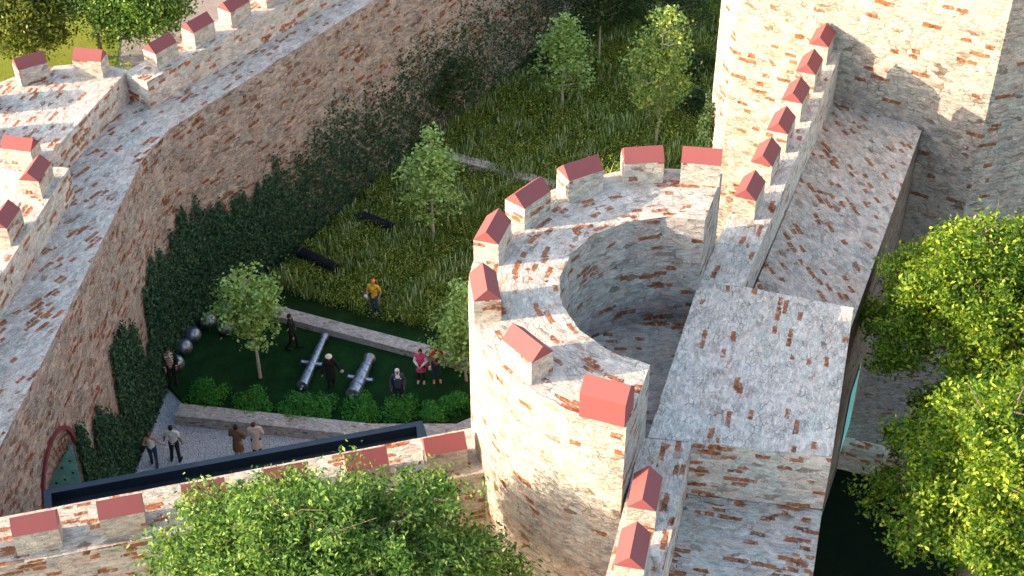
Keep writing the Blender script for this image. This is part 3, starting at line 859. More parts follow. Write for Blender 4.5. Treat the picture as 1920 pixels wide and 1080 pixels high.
tree("broadleaf_tree", (-18.2, 66.8, 0), 7.6, "darker leafy tree behind the corner where bastion and long wall meet", "tree", GL, crown=(2.9, 2.6, 2.9), cz=4.7, nclump=400, per=70, leaf=.21, clump=.42, mat='lf_mid', trunk_r=.16, seed=42, bare=10, lean=(-.3, 0))
tree("broadleaf_tree", (-21.0, 68.0, 0), 9, "slim leaning tree with visible trunk before the bright grass patch", "tree", GL, crown=(2.6, 2.2, 2.4), cz=6.2, nclump=300, per=60, leaf=.2, clump=.42, mat='lf_tl', bark='bark', trunk_r=.13, seed=44, bare=12, lean=(-.5, 0))
tree("broadleaf_tree", (-14.3, 70.5, 0), 9, "thin dark trunked tree above the pinkish ground outside the wall", "tree", GL, crown=(2.4, 2.2, 2.3), cz=6.8, nclump=110, per=45, leaf=.17, clump=.4, mat='lf_mid', trunk_r=.13, seed=43, bare=12)
GB = "sunlit bushes outside the long wall"
for i, (x, y, r_, lab) in enumerate(((-18.7, 64.3, 1.5, "sunlit green bush behind the corner of the bastion"), (-16.4, 65.6, 1.3, "sunlit green bush behind the long wall's second merlon"),
                                     (-22.4, 60.0, 1.4, "green bush between the bastion merlons and the grass patch"), (-25.5, 60.5, 1.8, "green bush at the left edge behind the bastion"))):
    shrub("bush", (x, y, -.05), r_, lab, "bush", GB, 3000, .16, 'lf_yellow', 50 + i, 1.2)

for i, (x, y, r_, lab) in enumerate(((1.6, 66.4, 1.1, "dark wild bush at the ivy wall's foot left of the pale layered tree"), (3.4, 69.6, 1.3, "dark wild bush at the ivy wall behind the bare thin trunk"), (6.2, 71.5, 1.4, "dark wild bush at the top of the meadow between the dark trees"),
                                     (-4.6, 59.0, .9, "dark wild bush under the sparse dark tree by the ivy wall"), (9.3, 66.0, 1.2, "dark wild bush beside the great tower's hidden foot"), (8.9, 62.5, 1.0, "dark bush right of the tall yellow tinged tree"))):
    shrub("wild_bush", (x, y, .1), r_, lab, "bush", "wild bushes round the meadow's edge", 2600, .15, 'lf_dark', 90 + i, 1.25)

# low round shrubs along the planter wall
GS = "clipped shrubs along the planter wall"
for i, (x, y, r_, lab) in enumerate(((-11.55, 42.2, .86, "dark clipped shrub at the paved corner, first in the row"), (-9.65, 41.85, .84, "clipped shrub below the small lawn tree"),
                                     (-8.0, 41.62, .84, "clipped shrub touching the base of the long gun"), (-7.15, 41.60, .72, "clipped shrub between the two steel guns"),
                                     (-5.75, 41.5, .86, "clipped shrub in front of the short gun"), (-4.1, 41.5, .80, "clipped shrub below the woman in the white headscarf"),
                                     (-2.95, 41.42, .62, "clipped shrub before the wall's corner"), (-2.0, 41.75, .75, "tall clipped shrub against the round tower"))):
    shrub("shrub", (x, y, .2), r_, lab, "shrub", GS, 3400, .08, 'lf_shrub', 70 + i, .80)

# ------------------------------------------------------------------ ivy
def ivy(name, label, faces, seed, mat='lf_ivy', leaf=.115):
    """faces: list of (origin xy, direction angle, side sign, length, height fn, density fn per m2)"""
    rng = np.random.default_rng(seed)
    out = []
    for (o, d, sg, L, hf, df, hmax) in faces:
        n = int(L * hmax * 820)
        s = rng.uniform(0, L, n); z = rng.uniform(0, hmax, n)
        # wobble of the outline
        ph = rng.uniform(0, 6.28, 8)
        wob = sum(np.sin(s * f + p) * a for f, p, a in zip((1.3, 2.9, 5.3, 9.7, 17.), np.append(ph, 1.3), (.30, .26, .24, .20, .14)))
        wob2 = sum(np.sin(s * f + z * g + p) * a for f, g, p, a in zip((3.1, 6.7, 11.), (2.7, -5.9, 9.3), ph[4:], (.35, .3, .3)))
        h = hf(s) + wob
        edge = np.clip((h + 1.1 * (1 - df(s, 2 + 0 * z)) - z) / (.5 + 2.2 * (1 - df(s, 2 + 0 * z))) + .12, 0, 1)
        keep = rng.uniform(size=n) < np.clip(df(s, z) * edge * (1 + .8 * wob2 * (1 - df(s, z))), 0, 1)
        s, z = s[keep], z[keep]
        dep = rng.uniform(.02, .22, len(s)) * np.clip(df(s, z), .25, 1)
        nx, ny = -math.sin(d) * sg, math.cos(d) * sg
        P_ = np.stack([o[0] + math.cos(d) * s + nx * dep, o[1] + math.sin(d) * s + ny * dep, z + .02], 1)
        out.append(leaf_arrays(P_, np.array([nx, ny, .5]) * 1.0, leaf, rng, .8, .5))
    o = link_mesh(name, quads_mesh(name, np.concatenate(out)), M[mat])
    tag(o, label, "ivy", None, "stuff")
    return o
dA = math.atan2(A_END[1] - CR[1], A_END[0] - CR[0])
hA = lambda s: np.interp(s, [0, 1, 2.4, 2.7, 3.6, 3.9, 4.6, 6.2, 6.5, 7.6, 7.9, 8.7, 8.9, 9.9, 10.1], [4.9, 5.0, 5.4, 3.2, 2.9, 5.2, 5.2, 5.2, 3.2, 3.6, 5.0, 4.8, 3.6, 5.2, 5.0])
hB = lambda s: np.interp(s, [0, 1.9, 3, 5, 7.4, 8.4, 9.7, 11.6, 15, 20, 26, 40], [5.0, 5.2, 4.4, 4.2, 4.6, 5.4, 4.5, 4.7, 5.2, 5.6, 5.5, 6])
fd_A = lambda s, z: np.where(s < 10.2, .95, 0) + 0 * z
fd_B = lambda s, z: np.interp(s, [0, 4, 6, 9, 14, 20, 45], [.95, .92, .50, .36, .28, .20, .18]) * np.interp(z, [0, 1.2, 3, 5], [1.25, 1.15, .95, .7])
ivy("ivy", "dark ivy spreading up the foot of the long courtyard wall", [(CR, dA, 1, 10.2, hA, fd_A, 6), (CR, math.atan2(C2[1] - CR[1], C2[0] - CR[0]), -1, 2.1, lambda s: 5.1 + 0 * s, lambda s, z: .95 + 0 * s, 6), (C2, dB, -1, 38, hB, fd_B, 6.6)], 5)
ivy("ivy", "ivy on the hidden corner of the great tower above the meadow", [(off(A0, fd + math.pi - R(43), 2.2, 0), fd - R(43), -1, 1.2, lambda s: 9.2 - 1.5 * np.abs(s - .9), lambda s, z: .9 + 0 * s, 10.5)], 6, 'lf_dark')
g0 = off(N0, dN, -2.6, .63)
ivy("ivy", "sunlit green creeper between the round tower and the curtain wall", [(g0, dN, 1, 2.3, lambda s: 12.2 - .35 * np.abs(s - 1) * 3, lambda s, z: .9 + 0 * s, 13)], 7, 'lf_yellow', .10)

# ------------------------------------------------------------------ wild meadow (uncountable)
def in_poly(P_, poly):
    x, y = P_[:, 0], P_[:, 1]; ins = np.zeros(len(P_), bool); n = len(poly)
    for i in range(n):
        x1, y1 = poly[i]; x2, y2 = poly[(i + 1) % n]
        c_ = ((y1 > y) != (y2 > y)) & (x < (x2 - x1) * (y - y1) / (y2 - y1 + 1e-12) + x1)
        ins ^= c_
    return ins
def meadow():
    rng = np.random.default_rng(9)
    poly = [(-9.9, 49.2), (-8.6, 48.4), (-5, 46.9), (-2.4, 46.1), (.5, 45.6), (1.5, 46), (6.3, 48.5), (8.3, 49.3), (9.5, 54), (18, 86), (11, 86), (-10.4, 48.9)]
    n = 24000
    P_ = rng.uniform((-11, 44), (18, 86), (n * 6, 2)); P_ = P_[in_poly(P_, poly)][:n]
    def field(p, f, s): return np.sin(p[:, 0] * f + s) * np.cos(p[:, 1] * f * 1.13 - s * 2) + .6 * np.sin(p[:, 0] * f * 2.3 - p[:, 1] * f * 1.7 + s)
    hgt = .42 + .16 * field(P_, .9, 1.0) + rng.uniform(-.12, .16, len(P_))
    # clear strip along the low walls
    outs = []; outs2 = []
    typ = field(P_, 1.3, 4.0) + rng.normal(0, .5, len(P_))
    # grass tufts
    g = P_[typ < -.1]; hg = np.clip(hgt[typ < -.1], .2, .9)
    k = 7
    base = np.repeat(g, k, 0) + rng.normal(0, .10, (len(g) * k, 2)); hh = np.repeat(hg, k) * rng.uniform(.6, 1.3, len(base))
    a = rng.uniform(0, 2 * np.pi, len(base)); ln = rng.uniform(.1, .55, len(base)) * hh
    wv = .030 * rng.uniform(.6, 1.3, len(base))
    dx, dy = np.cos(a), np.sin(a)
    b0 = np.stack([base[:, 0] - dy * wv, base[:, 1] + dx * wv, np.full(len(base), .14)], 1)
    b1 = np.stack([base[:, 0] + dy * wv, base[:, 1] - dx * wv, np.full(len(base), .14)], 1)
    t1 = np.stack([base[:, 0] + dx * ln + dy * wv * .3, base[:, 1] + dy * ln - dx * wv * .3, .16 + hh], 1)
    t0 = np.stack([base[:, 0] + dx * ln - dy * wv * .3, base[:, 1] + dy * ln + dx * wv * .3, .16 + hh], 1)
    V = np.stack([b0, b1, t1, t0], 1).reshape(-1, 3)
    # leafy weeds
    q = P_[typ >= -.1]; hq = np.clip(hgt[typ >= -.1], .25, .9)
    k2 = 20
    idx = np.repeat(np.arange(len(q)), k2)
    C_ = np.stack([q[idx, 0] + rng.normal(0, .16, len(idx)), q[idx, 1] + rng.normal(0, .16, len(idx)), .16 + hq[idx] * rng.uniform(.15, 1.0, len(idx))], 1)
    bc = rng.uniform((-11, 44), (18, 86), (3000, 2)); bc = bc[in_poly(bc, poly)][:330]
    br = rng.uniform(.25, .62, len(bc)); k3 = 130
    i3 = np.repeat(np.arange(len(bc)), k3); dd = rng.normal(size=(len(i3), 3)); dd /= np.linalg.norm(dd, axis=1)[:, None]; dd[:, 2] = np.abs(dd[:, 2])
    C3 = np.concatenate([bc[i3], np.full((len(i3), 1), .2)], 1) + dd * (br[i3] * rng.uniform(.5, 1.1, len(i3)))[:, None] * np.array([1, 1, 1.15])
    C_ = np.concatenate([C_, C3])
    V2 = leaf_arrays(C_, np.array([0, 0, .7]), .10, rng, .5)
    o = link_mesh("meadow", quads_mesh("meadow", np.concatenate([V])), M['gr']); tag(o, "tall wild grass filling the courtyard behind the low wall", "grass", None, "stuff")
    o = link_mesh("meadow_weeds", quads_mesh("meadow_weeds", V2), M['lf_olive']); tag(o, "olive green leafy weeds growing among the wild grass", "weeds", None, "stuff")
meadow()

# ------------------------------------------------------------------ iron balls
GBALL = "iron balls piled along the ivy wall"
def ball(px, py, z, lab, r_=.335):
    bm = bmesh.new(); bmesh.ops.create_uvsphere(bm, u_segments=28, v_segments=18, radius=r_)
    me = bpy.data.meshes.new("iron_ball"); bm.to_mesh(me); bm.free()
    me.polygons.foreach_set("use_smooth", [True] * len(me.polygons))
    o = link_mesh("iron_ball", me, M['ball'], None, (px, py, z)); tag(o, lab, "ball", GBALL); return o
for (x, y, z, lab) in ((-13.0, 43.95, .53, "iron ball behind the man in the striped jumper"), (-12.85, 44.9, .53, "iron ball nearest beyond the man in the striped jumper"),
                       (-12.62, 45.62, .53, "iron ball touching the far side of the nearest fully visible one"), (-12.15, 46.5, .53, "iron ball in the middle of the row, deep against the ivy"),
                       (-11.62, 47.15, .53, "iron ball half hidden by the left leaves of the small tree, against the ivy"), (-11.42, 46.1, .53, "iron ball lying out on the lawn behind the tree's low left branches"),
                       (-11.0, 47.65, .53, "iron ball showing just above the small tree's left side, last against the ivy")):
    ball(x, y, z, lab)

# ------------------------------------------------------------------ guns
def lathe(name, prof, mats, parent, n=28):
    b = MB()
    for i in range(len(prof) - 1):
        (x0, r0), (x1, r1) = prof[i], prof[i + 1]
        for k in range(n):
            a0, a1 = 2 * math.pi * k / n, 2 * math.pi * (k + 1) / n
            b.face([(x0, r0 * math.cos(a0), r0 * math.sin(a0)), (x1, r1 * math.cos(a0), r1 * math.sin(a0)), (x1, r1 * math.cos(a1), r1 * math.sin(a1)), (x0, r0 * math.cos(a1), r0 * math.sin(a1))])
    o = b.obj(name, mats, parent)
    bm = bmesh.new(); bm.from_mesh(o.data); bmesh.ops.remove_doubles(bm, verts=bm.verts, dist=.0004)
    for f in bm.faces: f.smooth = True
    for e in bm.edges:
        if len(e.link_faces) == 2 and e.calc_face_angle(0) > .5: e.smooth = False
    bm.to_mesh(o.data); bm.free()
    return o
def gun(p0, p1, rb, rm, z, label, mat, group, trun=True, flare=1.25):
    """breech at p0, muzzle at p1"""
    L = math.hypot(p1[0] - p0[0], p1[1] - p0[1])
    t_ = thing("cannon", (p0[0], p0[1], z), label, "cannon", group, math.atan2(p1[1] - p0[1], p1[0] - p0[0]))
    r = lambda f: rb + (rm - rb) * f
    pf = [(0, 0), (0, rb * .75), (.03, rb * 1.12), (.10, rb * 1.12), (.12, rb * 1.0)]
    for f in (.24, .40, .56, .74):
        pf += [(L * f - .035, r(f - .01)), (L * f - .03, r(f) * 1.09), (L * f + .03, r(f) * 1.09), (L * f + .035, r(f + .01) * (.97 if f > .5 else 1.0))]
    pf += [(L * .90, r(.95) * .96), (L * .95, rm * flare), (L * .985, rm * flare * 1.04), (L, rm * flare * .92), (L, rm * .55)]
    lathe("barrel", pf, M[mat], t_)
    lathe("bore", [(L, rm * .56), (L - .35, rm * .52), (L - .35, 0)], M['rivet'], t_, 20)
    lathe("breech_knob", [(-.22, 0), (-.21, rb * .22), (-.15, rb * .36), (-.08, rb * .30), (-.04, rb * .24), (.0, rb * .34)], M[mat], t_, 18)
    if trun:
        for sg in (-1, 1):
            o = lathe("trunnion", [(0, 0.085), (.32, .085), (.325, .06), (.325, 0)], M[mat], t_, 16)
            o.location = (L * .44, sg * r(.44) * .72, 0); o.rotation_euler = (0, 0, sg * math.pi / 2)
    return t_
GG = "old guns lying in the courtyard"
gun((-8.0, 42.72), (-7.40, 45.75), .205, .125, .42, "long slim steel gun lying on the lawn with short side pins", 'steel', GG)
gun((-6.02, 42.15), (-5.52, 44.35), .27, .19, .48, "short thick steel gun lying on the lawn with flared muzzle", 'steel', GG)
gun((-8.95, 50.9), (-7.30, 49.75), .26, .22, .62, "black gun in the wild grass closest to the man in yellow", 'blackiron', GG, False, 1.1)
gun((-6.6, 53.55), (-5.15, 52.75), .24, .19, .55, "black gun farther back, mostly sunk in the wild grass", 'blackiron', GG, False, 1.1)

# ------------------------------------------------------------------ people
def capsules_mesh(name, caps, voxel, smooth=2):
    VV = []; FF = []
    for (p0, r0, p1, r1) in caps:
        bm = bmesh.new()
        for p, r in ((p0, r0), (p1, r1)):
            rr_ = r if isinstance(r, (tuple, list)) else (r, r, r)
            bmesh.ops.create_icosphere(bm, subdivisions=2, radius=1.0, matrix=Matrix.Translation(Vector(p)) @ Matrix.Diagonal((*rr_, 1)))
        bmesh.ops.delete(bm, geom=bm.faces[:], context='FACES_ONLY')
        bmesh.ops.convex_hull(bm, input=bm.verts[:])
        bmesh.ops.delete(bm, geom=[v for v in bm.verts if not v.link_faces], context='VERTS')
        bm.verts.index_update()
        o0 = len(VV)
        VV += [tuple(v.co) for v in bm.verts]
        FF += [tuple(o0 + v.index for v in f.verts) for f in bm.faces]
        bm.free()
    me = bpy.data.meshes.new(name); me.from_pydata(VV, [], FF)
    o = bpy.data.objects.new(name, me); COL.objects.link(o)
    md = o.modifiers.new("r", 'REMESH'); md.mode = 'VOXEL'; md.voxel_size = voxel
    if smooth:
        s2 = o.modifiers.new("s", 'SMOOTH'); s2.iterations = smooth; s2.factor = .5
    dg = bpy.context.evaluated_depsgraph_get(); dg.update()
    me2 = bpy.data.meshes.new_from_object(o.evaluated_get(dg))
    bpy.data.objects.remove(o)
    me2.name = name
    me2.materials.clear()
    me2.polygons.foreach_set("use_smooth", [True] * len(me2.polygons))
    return me2

SK = {}
def cmat(key, c, rough=.85, var=.18, sc=25):
    if key not in SK: SK[key] = simple(key, c, rough, var, sc)
    return SK[key]
def stripes(key, a, b_, freq):
    if key in SK: return SK[key]
    t = NT(key)
    sx = t.n("ShaderNodeSeparateXYZ"); t.set(sx.inputs[0], t.n("ShaderNodeTexCoord").outputs["Object"])
    f = t.math('GREATER_THAN', t.math('FRACT', t.math('MULTIPLY', sx.outputs[2], freq)), .5)
    SK[key] = t.base(t.mix(f, (*a, 1), (*b_, 1)), .85); return SK[key]
SKIN_L = simple("skin_light", (.50, .28, .19), .6, .08, 20)
SKIN_D = simple("skin_tan", (.30, .15, .09), .6, .08, 20)

def person(loc, rz, label, H=1.72, skin=None, female=False, arms=None, legs=None, lean=0.0, clothes=(), group="visitors in the courtyard", head_turn=0.0, bend=0.0):
    """figure faces local -Y; left hand is +X. arms: {'L':(elbow,wrist),'R':..}, legs: {'L':(knee,ankle),'R':..} in a 1.72 m frame"""
    k = H / 1.72
    skin = skin or SKIN_L
    t_ = thing("person", loc, label, "person", group, rz)
    sw_ = .185 if not female else .165
    A_ = {'L': ((.255, .02, 1.12), (.27, -.06, .87)), 'R': ((-.255, .02, 1.12), (-.27, -.06, .87))}
    G_ = {'L': ((.10, -.02, .50), (.11, .02, .09)), 'R': ((-.10, -.02, .50), (-.11, .02, .09))}
    if arms: A_.update(arms)
    if legs: G_.update(legs)
    up = lambda p: (p[0] + lean * max(0, p[2] - .9), p[1] - bend * max(0, p[2] - .95), p[2] - .25 * abs(bend) * max(0, p[2] - .95))
    J = dict(pel=(0, 0, .95), wai=up((0, -.005, 1.10)), che=up((0, .0, 1.30)), nk=up((0, .01, 1.46)), hb=up((0, -.01, 1.56)), ht=up((0, 0, 1.625)),
             L=dict(sh=up((sw_, .01, 1.405)), hip=(.09, 0, .93)), R=dict(sh=up((-sw_, .01, 1.405)), hip=(-.09, 0, .93)))
    for s in 'LR':
        J[s]['el'], J[s]['wr'] = [up(p) if not isinstance(p, str) else p for p in A_[s]]
        J[s]['kn'], J[s]['an'] = G_[s]
    def build(cl):
        return capsules_mesh(cl[0], [tuple((tuple(c * k for c in q) if isinstance(q, (tuple, list)) else q * k) for q in cp_) for cp_ in cl[1]], cl[2] * k)
    def arm_caps(g, upto=1.0, fore=True):
        out = []
        for s in 'LR':
            a = Vector(J[s]['sh']); e = Vector(J[s]['el']); w_ = Vector(J[s]['wr'])
            if upto < 1: e2 = a.lerp(e, upto)
            else: e2 = e
            out.append((tuple(a), .052 + g, tuple(e2), .042 + g))
            out.append((tuple(a), .052 + g, J['che'], .06 + g))
            if fore and upto >= 1: out.append((tuple(e), .041 + g, tuple(w_), .030 + g))
        return out
    def torso(g, lo=.93, skirt=None):
        cw_ = .135 if female else .155
        out = [(J['che'], (cw_ + g, .105 + g, .12), J['wai'], (.125 + g if not female else .115 + g, .09 + g, .10)),
               (J['wai'], (.12 + g, .09 + g, .10), (0, 0, lo), (.145 + g, .105 + g, .05))]
        for s in 'LR': out.append((J[s]['sh'], .055 + g, J['nk'], .045 + g))
        for s in 'LR': out.append((J[s]['sh'], .055 + g, J['che'], (.10 + g, .09 + g, .10)))
        return out
    def leg_caps(g, low=0.0):
        out = []
        for s in 'LR':
            kn = Vector(J[s]['kn']); an = Vector(J[s]['an'])
            an2 = kn.lerp(an, 1 - low)
            out.append((J[s]['hip'], .085 + g, tuple(kn), .056 + g)); out.append((tuple(kn), .056 + g, tuple(an2), .040 + g))
        out.append(((.07, 0, .95), (.08 + g, .10 + g, .07), (-.07, 0, .95), (.08 + g, .10 + g, .07)))
        return out
    # body
    caps = torso(0) + arm_caps(0) + leg_caps(0)
    caps += [(J['nk'], .048, J['hb'], .045), (J['hb'], (.062, .072, .075), J['ht'], (.075, .092, .092))]
    ct, st = math.cos(head_turn), math.sin(head_turn)
    hx = lambda x, y, z: (J['ht'][0] + x * ct - y * st, J['ht'][1] + x * st + y * ct, J['ht'][2] + z)
    caps += [(hx(0, -.088, -.02), .012, hx(0, -.106, -.045), .015), (hx(.078, .01, -.03), (.012, .02, .03), hx(.08, .012, -.03), (.010, .02, .03)),
             (hx(-.078, .01, -.03), (.012, .02, .03), hx(-.08, .012, -.03), (.010, .02, .03)), (hx(0, -.07, -.095), .028, hx(0, -.055, -.08), .04)]
    for s in 'LR':
        w_ = Vector(J[s]['wr']); d = (w_ - Vector(J[s]['el'])).normalized()
        sx_ = 1 if s == 'L' else -1
        f = Vector((0, -1, 0)); f = (f - d * f.dot(d)).normalized(); q = d.cross(f)
        palm = w_ + d * .085
        caps.append((tuple(w_), .027, tuple(palm), (.026, .032, .026)))
        for i, (o_, l_) in enumerate(((.030, .070), (.010, .080), (-.010, .074), (-.028, .058))):
            b0 = palm + f * o_; b1 = b0 + d * l_ * .55 - q * sx_ * .008; b2 = b1 + d * l_ * .42 - q * sx_ * .022
            caps.append((tuple(b0), .0105, tuple(b1), .0098)); caps.append((tuple(b1), .0098, tuple(b2), .0085))
        th0 = w_ + d * .03 + f * .025; th1 = th0 + f * .035 + d * .035; caps.append((tuple(th0), .013, tuple(th1), .0105))
        caps.append((tuple(th1), .0105, tuple(th1 + d * .03 + f * .006), .009))
        an = Vector(J[s]['an'])
        caps.append((tuple(an), .04, (an.x, an.y + .02, an.z - .045), .035)); caps.append(((an.x, an.y + .03, an.z - .05), .032, (an.x * 1.1, an.y - .17, an.z - .06), (.036, .04, .024)))
    body = link_mesh("body", build(("body", caps, .0105)), skin, t_)
    # eyes and mouth
    for sx_ in (-1, 1):
        me = capsules_mesh("eye", [(tuple(c * k for c in hx(.031 * sx_ - .004, -.084, -.005)), .009 * k, tuple(c * k for c in hx(.031 * sx_ + .004, -.084, -.005)), .009 * k)], .005, 0)
        link_mesh("eye", me, cmat("eye_dark", (.03, .02, .02), .3), t_)
    link_mesh("mouth", capsules_mesh("mouth", [(tuple(c * k for c in hx(-.018, -.089, -.068)), .006 * k, tuple(c * k for c in hx(.018, -.089, -.068)), .006 * k)], .004, 0), cmat("lips", (.35, .10, .09), .5), t_)
    for cl in clothes:
        kind, mat = cl[0], cl[1]
        nm = cl[2] if len(cl) > 2 else kind
        if kind == 'tshirt': c_ = torso(.016, .90) + arm_caps(.020, .55); v = .016
        elif kind == 'top': c_ = torso(.012, .93)[:2]; v = .016
        elif kind == 'jumper': c_ = torso(.020, .88) + arm_caps(.020); v = .016
        elif kind == 'jacket': c_ = torso(.034, .84) + arm_caps(.030); v = .018
        elif kind == 'coat':
            c_ = torso(.034, .88) + arm_caps(.034); v = .018
            c_ += [((0, 0, .92), (.175, .14, .05), (0, .01, .52), (.215, .17, .03)), (J['wai'], (.15, .12, .08), (0, 0, .90), (.18, .145, .05))]
        elif kind == 'dress':
            c_ = torso(.032, .88); v = .017
            c_ += [((0, 0, .92), (.155, .125, .05), (0, 0, .62), (.215, .19, .02))]
        elif kind == 'trousers': c_ = leg_caps(.016, .02); v = .016
        elif kind == 'wide_trousers': c_ = leg_caps(.026, .0); v = .017
        elif kind == 'shoes':
            for s in 'LR':
                an = Vector(J[s]['an'])
                c_ = [((an.x, an.y + .035, an.z - .035), .044, (an.x * 1.12, an.y - .17, an.z - .05), (.046, .05, .034)), ((an.x, an.y + .03, an.z - .06), (.042, .045, .025), (an.x * 1.12, an.y - .18, an.z - .065), (.046, .05, .02))]
                link_mesh("shoe", build(("shoe", c_, .012)), mat, t_)
            continue
        elif kind == 'short_hair': c_ = [(hx(0, .018, .030), (.088, .095, .082), hx(0, .045, -.02), (.080, .065, .075))]; v = .012
        elif kind == 'hair_bun': c_ = [(hx(0, .018, .028), (.088, .096, .084), hx(0, .045, -.02), (.080, .06, .07)), (hx(0, .10, .03), .045, hx(0, .115, .035), .042)]; v = .012
        elif kind == 'long_hair': c_ = [(hx(0, .018, .030), (.088, .096, .084), hx(0, .05, -.02), (.088, .06, .08)), (hx(0, .055, -.02), (.088, .05, .05), hx(0, .07, -.20), (.085, .04, .05))]; v = .012
        elif kind == 'hat': c_ = [(hx(0, 0, .065), (.095, .105, .055), hx(0, 0, .085), (.088, .098, .05)), (hx(0, 0, .035), (.15, .16, .012), hx(0, 0, .05), (.12, .13, .012))]; v = .011
        elif kind == 'beanie': c_ = [(hx(0, .01, .035), (.092, .104, .075), hx(0, .012, .07), (.082, .094, .07))]; v = .011
        elif kind == 'headscarf': c_ = [(hx(0, .02, .02), (.098, .098, .098), hx(0, .02, -.08), (.092, .09, .08)), (hx(0, .01, -.12), (.09, .085, .05), J['che'], (.185, .135, .10)),
                                        (J['L']['sh'], .085, J['R']['sh'], .085)]; v = .016
        elif kind == 'scarf': c_ = [(hx(0, -.01, -.15), (.085, .09, .035), hx(0, 0, -.17), (.095, .10, .035)), (hx(.03, -.10, -.18), .04, hx(.09, -.13, -.42), .045)]; v = .014
        elif kind == 'strap': c_ = [(J[cl[3]]['sh'], (.03, .085, .03), (-J[cl[3]]['sh'][0] * .95, -.0, .98), (.03, .14, .03))]; v = .013
        elif kind == 'band': c_ = [((0, 0, cl[3]), (cl[5], .145, cl[4]), (0, -.004, cl[3] - .01), (cl[5], .145, cl[4]))]; v = .014
        elif kind == 'prop': c_ = cl[3]; v = .012
        link_mesh(nm, build((nm, c_, v)), mat, t_)
    return t_
WHITE = cmat("white_cotton", (.72, .68, .62)); BLACKC = cmat("black_cloth", (.012, .012, .015)); JEAN = cmat("blue_denim", (.035, .06, .11)); DJEAN = cmat("dark_trousers", (.015, .02, .03))
HAIR = cmat("dark_hair", (.014, .011, .010), .6); BROWN = cmat("brown_wool", (.17, .085, .045)); TAN = cmat("tan_trousers", (.36, .22, .11)); BEIGE = cmat("beige_coat", (.58, .44, .36))
NAVYC = cmat("slate_jacket", (.05, .06, .09)); YEL = cmat("yellow_cotton", (.75, .40, .03)); PINK = cmat("pink_dress", (.72, .06, .14)); RED = cmat("red_cotton", (.62, .05, .04))
CREAM = cmat("cream_hat", (.74, .64, .46)); ORANGE = cmat("orange_cap", (.72, .17, .02)); BHAIR = cmat("brown_hair", (.09, .045, .025), .6); HIJAB = cmat("white_scarf", (.76, .70, .70)); SHOE = cmat("tan_shoes", (.62, .40, .30))
ORSH = cmat("orange_shoes", (.70, .26, .12)); WHB = cmat("white_bag", (.75, .74, .72)); PAPER = cmat("pink_paper", (.75, .52, .55)); STRIPE = stripes("striped_knit", (.28, .06, .03), (.66, .58, .46), 9.0); SCARFC = cmat("grey_scarf", (.50, .46, .40))
STRCAP = stripes("striped_cap", (.75, .12, .02), (.75, .42, .04), 28.0)
PI = math.pi
walkL = {'L': ((.10, -.10, .51), (.10, -.10, .09)), 'R': ((-.10, .0, .50), (-.10, .18, .11))}
walkR = {'R': ((-.10, -.10, .51), (-.10, -.10, .09)), 'L': ((.10, .0, .50), (.10, .18, .11))}
person((-12.98, 38.98, 0), PI + .15, "woman in white strappy top and jeans holding the man's hand, black bag on her left", 1.66, SKIN_L, True,
       arms={'R': ((-.27, .0, 1.14), (-.42, -.10, .92)), 'L': ((.28, .05, 1.15), (.20, -.10, .98))}, legs=walkL,
       clothes=(('top', WHITE), ('trousers', JEAN), ('shoes', BLACKC), ('hair_bun', BHAIR, 'hair'), ('prop', BLACKC, 'bag', [((.30, .02, 1.0), (.07, .10, .12), (.33, .05, .92), (.09, .12, .12))])), group="couple hand in hand on the paving")
person((-12.22, 39.2, 0), PI - .1, "dark haired man in white t-shirt and black trousers seen from behind holding a woman's hand", 1.78, SKIN_D, False,
       arms={'L': ((.29, .0, 1.14), (.36, -.10, .90))}, legs={'L': ((.13, -.03, .50), (.17, .02, .09)), 'R': ((-.10, -.02, .5), (-.13, .05, .09))},
       clothes=(('tshirt', WHITE), ('trousers', DJEAN), ('shoes', BLACKC), ('short_hair', HAIR, 'hair')), group="couple hand in hand on the paving")
person((-9.92, 39.25, 0), PI - .25, "man in brown coat and tan trousers seen from behind on the paving", 1.76, SKIN_L, False, arms={'L': ((.26, -.05, 1.13), (.12, -.22, 1.05)), 'R': ((-.26, -.05, 1.13), (-.12, -.22, 1.05))},
       head_turn=.7, clothes=(('coat', BROWN), ('trousers', TAN), ('shoes', BLACKC), ('short_hair', HAIR, 'hair')), group="pair in coats on the paving")
person((-9.28, 39.4, 0), PI + .15, "person in pale pinkish beige coat and black trousers seen from behind", 1.74, SKIN_L, False, arms={'R': ((-.26, -.03, 1.13), (-.16, -.2, 1.02)), 'L': ((.26, -.03, 1.13), (.16, -.2, 1.02))},
       head_turn=-.5, clothes=(('coat', BEIGE), ('trousers', BLACKC), ('shoes', BLACKC), ('short_hair', BHAIR, 'hair')), group="pair in coats on the paving")
person((-13.0, 43.15, .2), .25, "man in dark jacket, striped jumper and grey scarf standing before the iron balls", 1.74, SKIN_L, False,
       arms={'L': ((.27, -.02, 1.13), (.22, -.22, 1.0)), 'R': ((-.27, -.02, 1.13), (-.20, -.22, 1.0))},
       clothes=(('jumper', STRIPE), ('trousers', BLACKC), ('shoes', BLACKC), ('short_hair', BHAIR, 'hair'), ('scarf', SCARFC),
                ('prop', BLACKC, 'jacket', [((.17, .03, 1.40), .075, (.18, .02, .92), (.06, .10, .08)), ((-.17, .03, 1.40), .075, (-.18, .02, .92), (.06, .10, .08)), ((0, .07, 1.36), (.16, .06, .1), (0, .07, .92), (.16, .07, .08)),
                                            ((.19, .01, 1.40), .085, (.27, -.02, 1.13), .07), ((.27, -.02, 1.13), .068, (.235, -.16, 1.05), .058), ((-.19, .01, 1.40), .085, (-.27, -.02, 1.13), .07), ((-.27, -.02, 1.13), .068, (-.22, -.16, 1.05), .058)])))
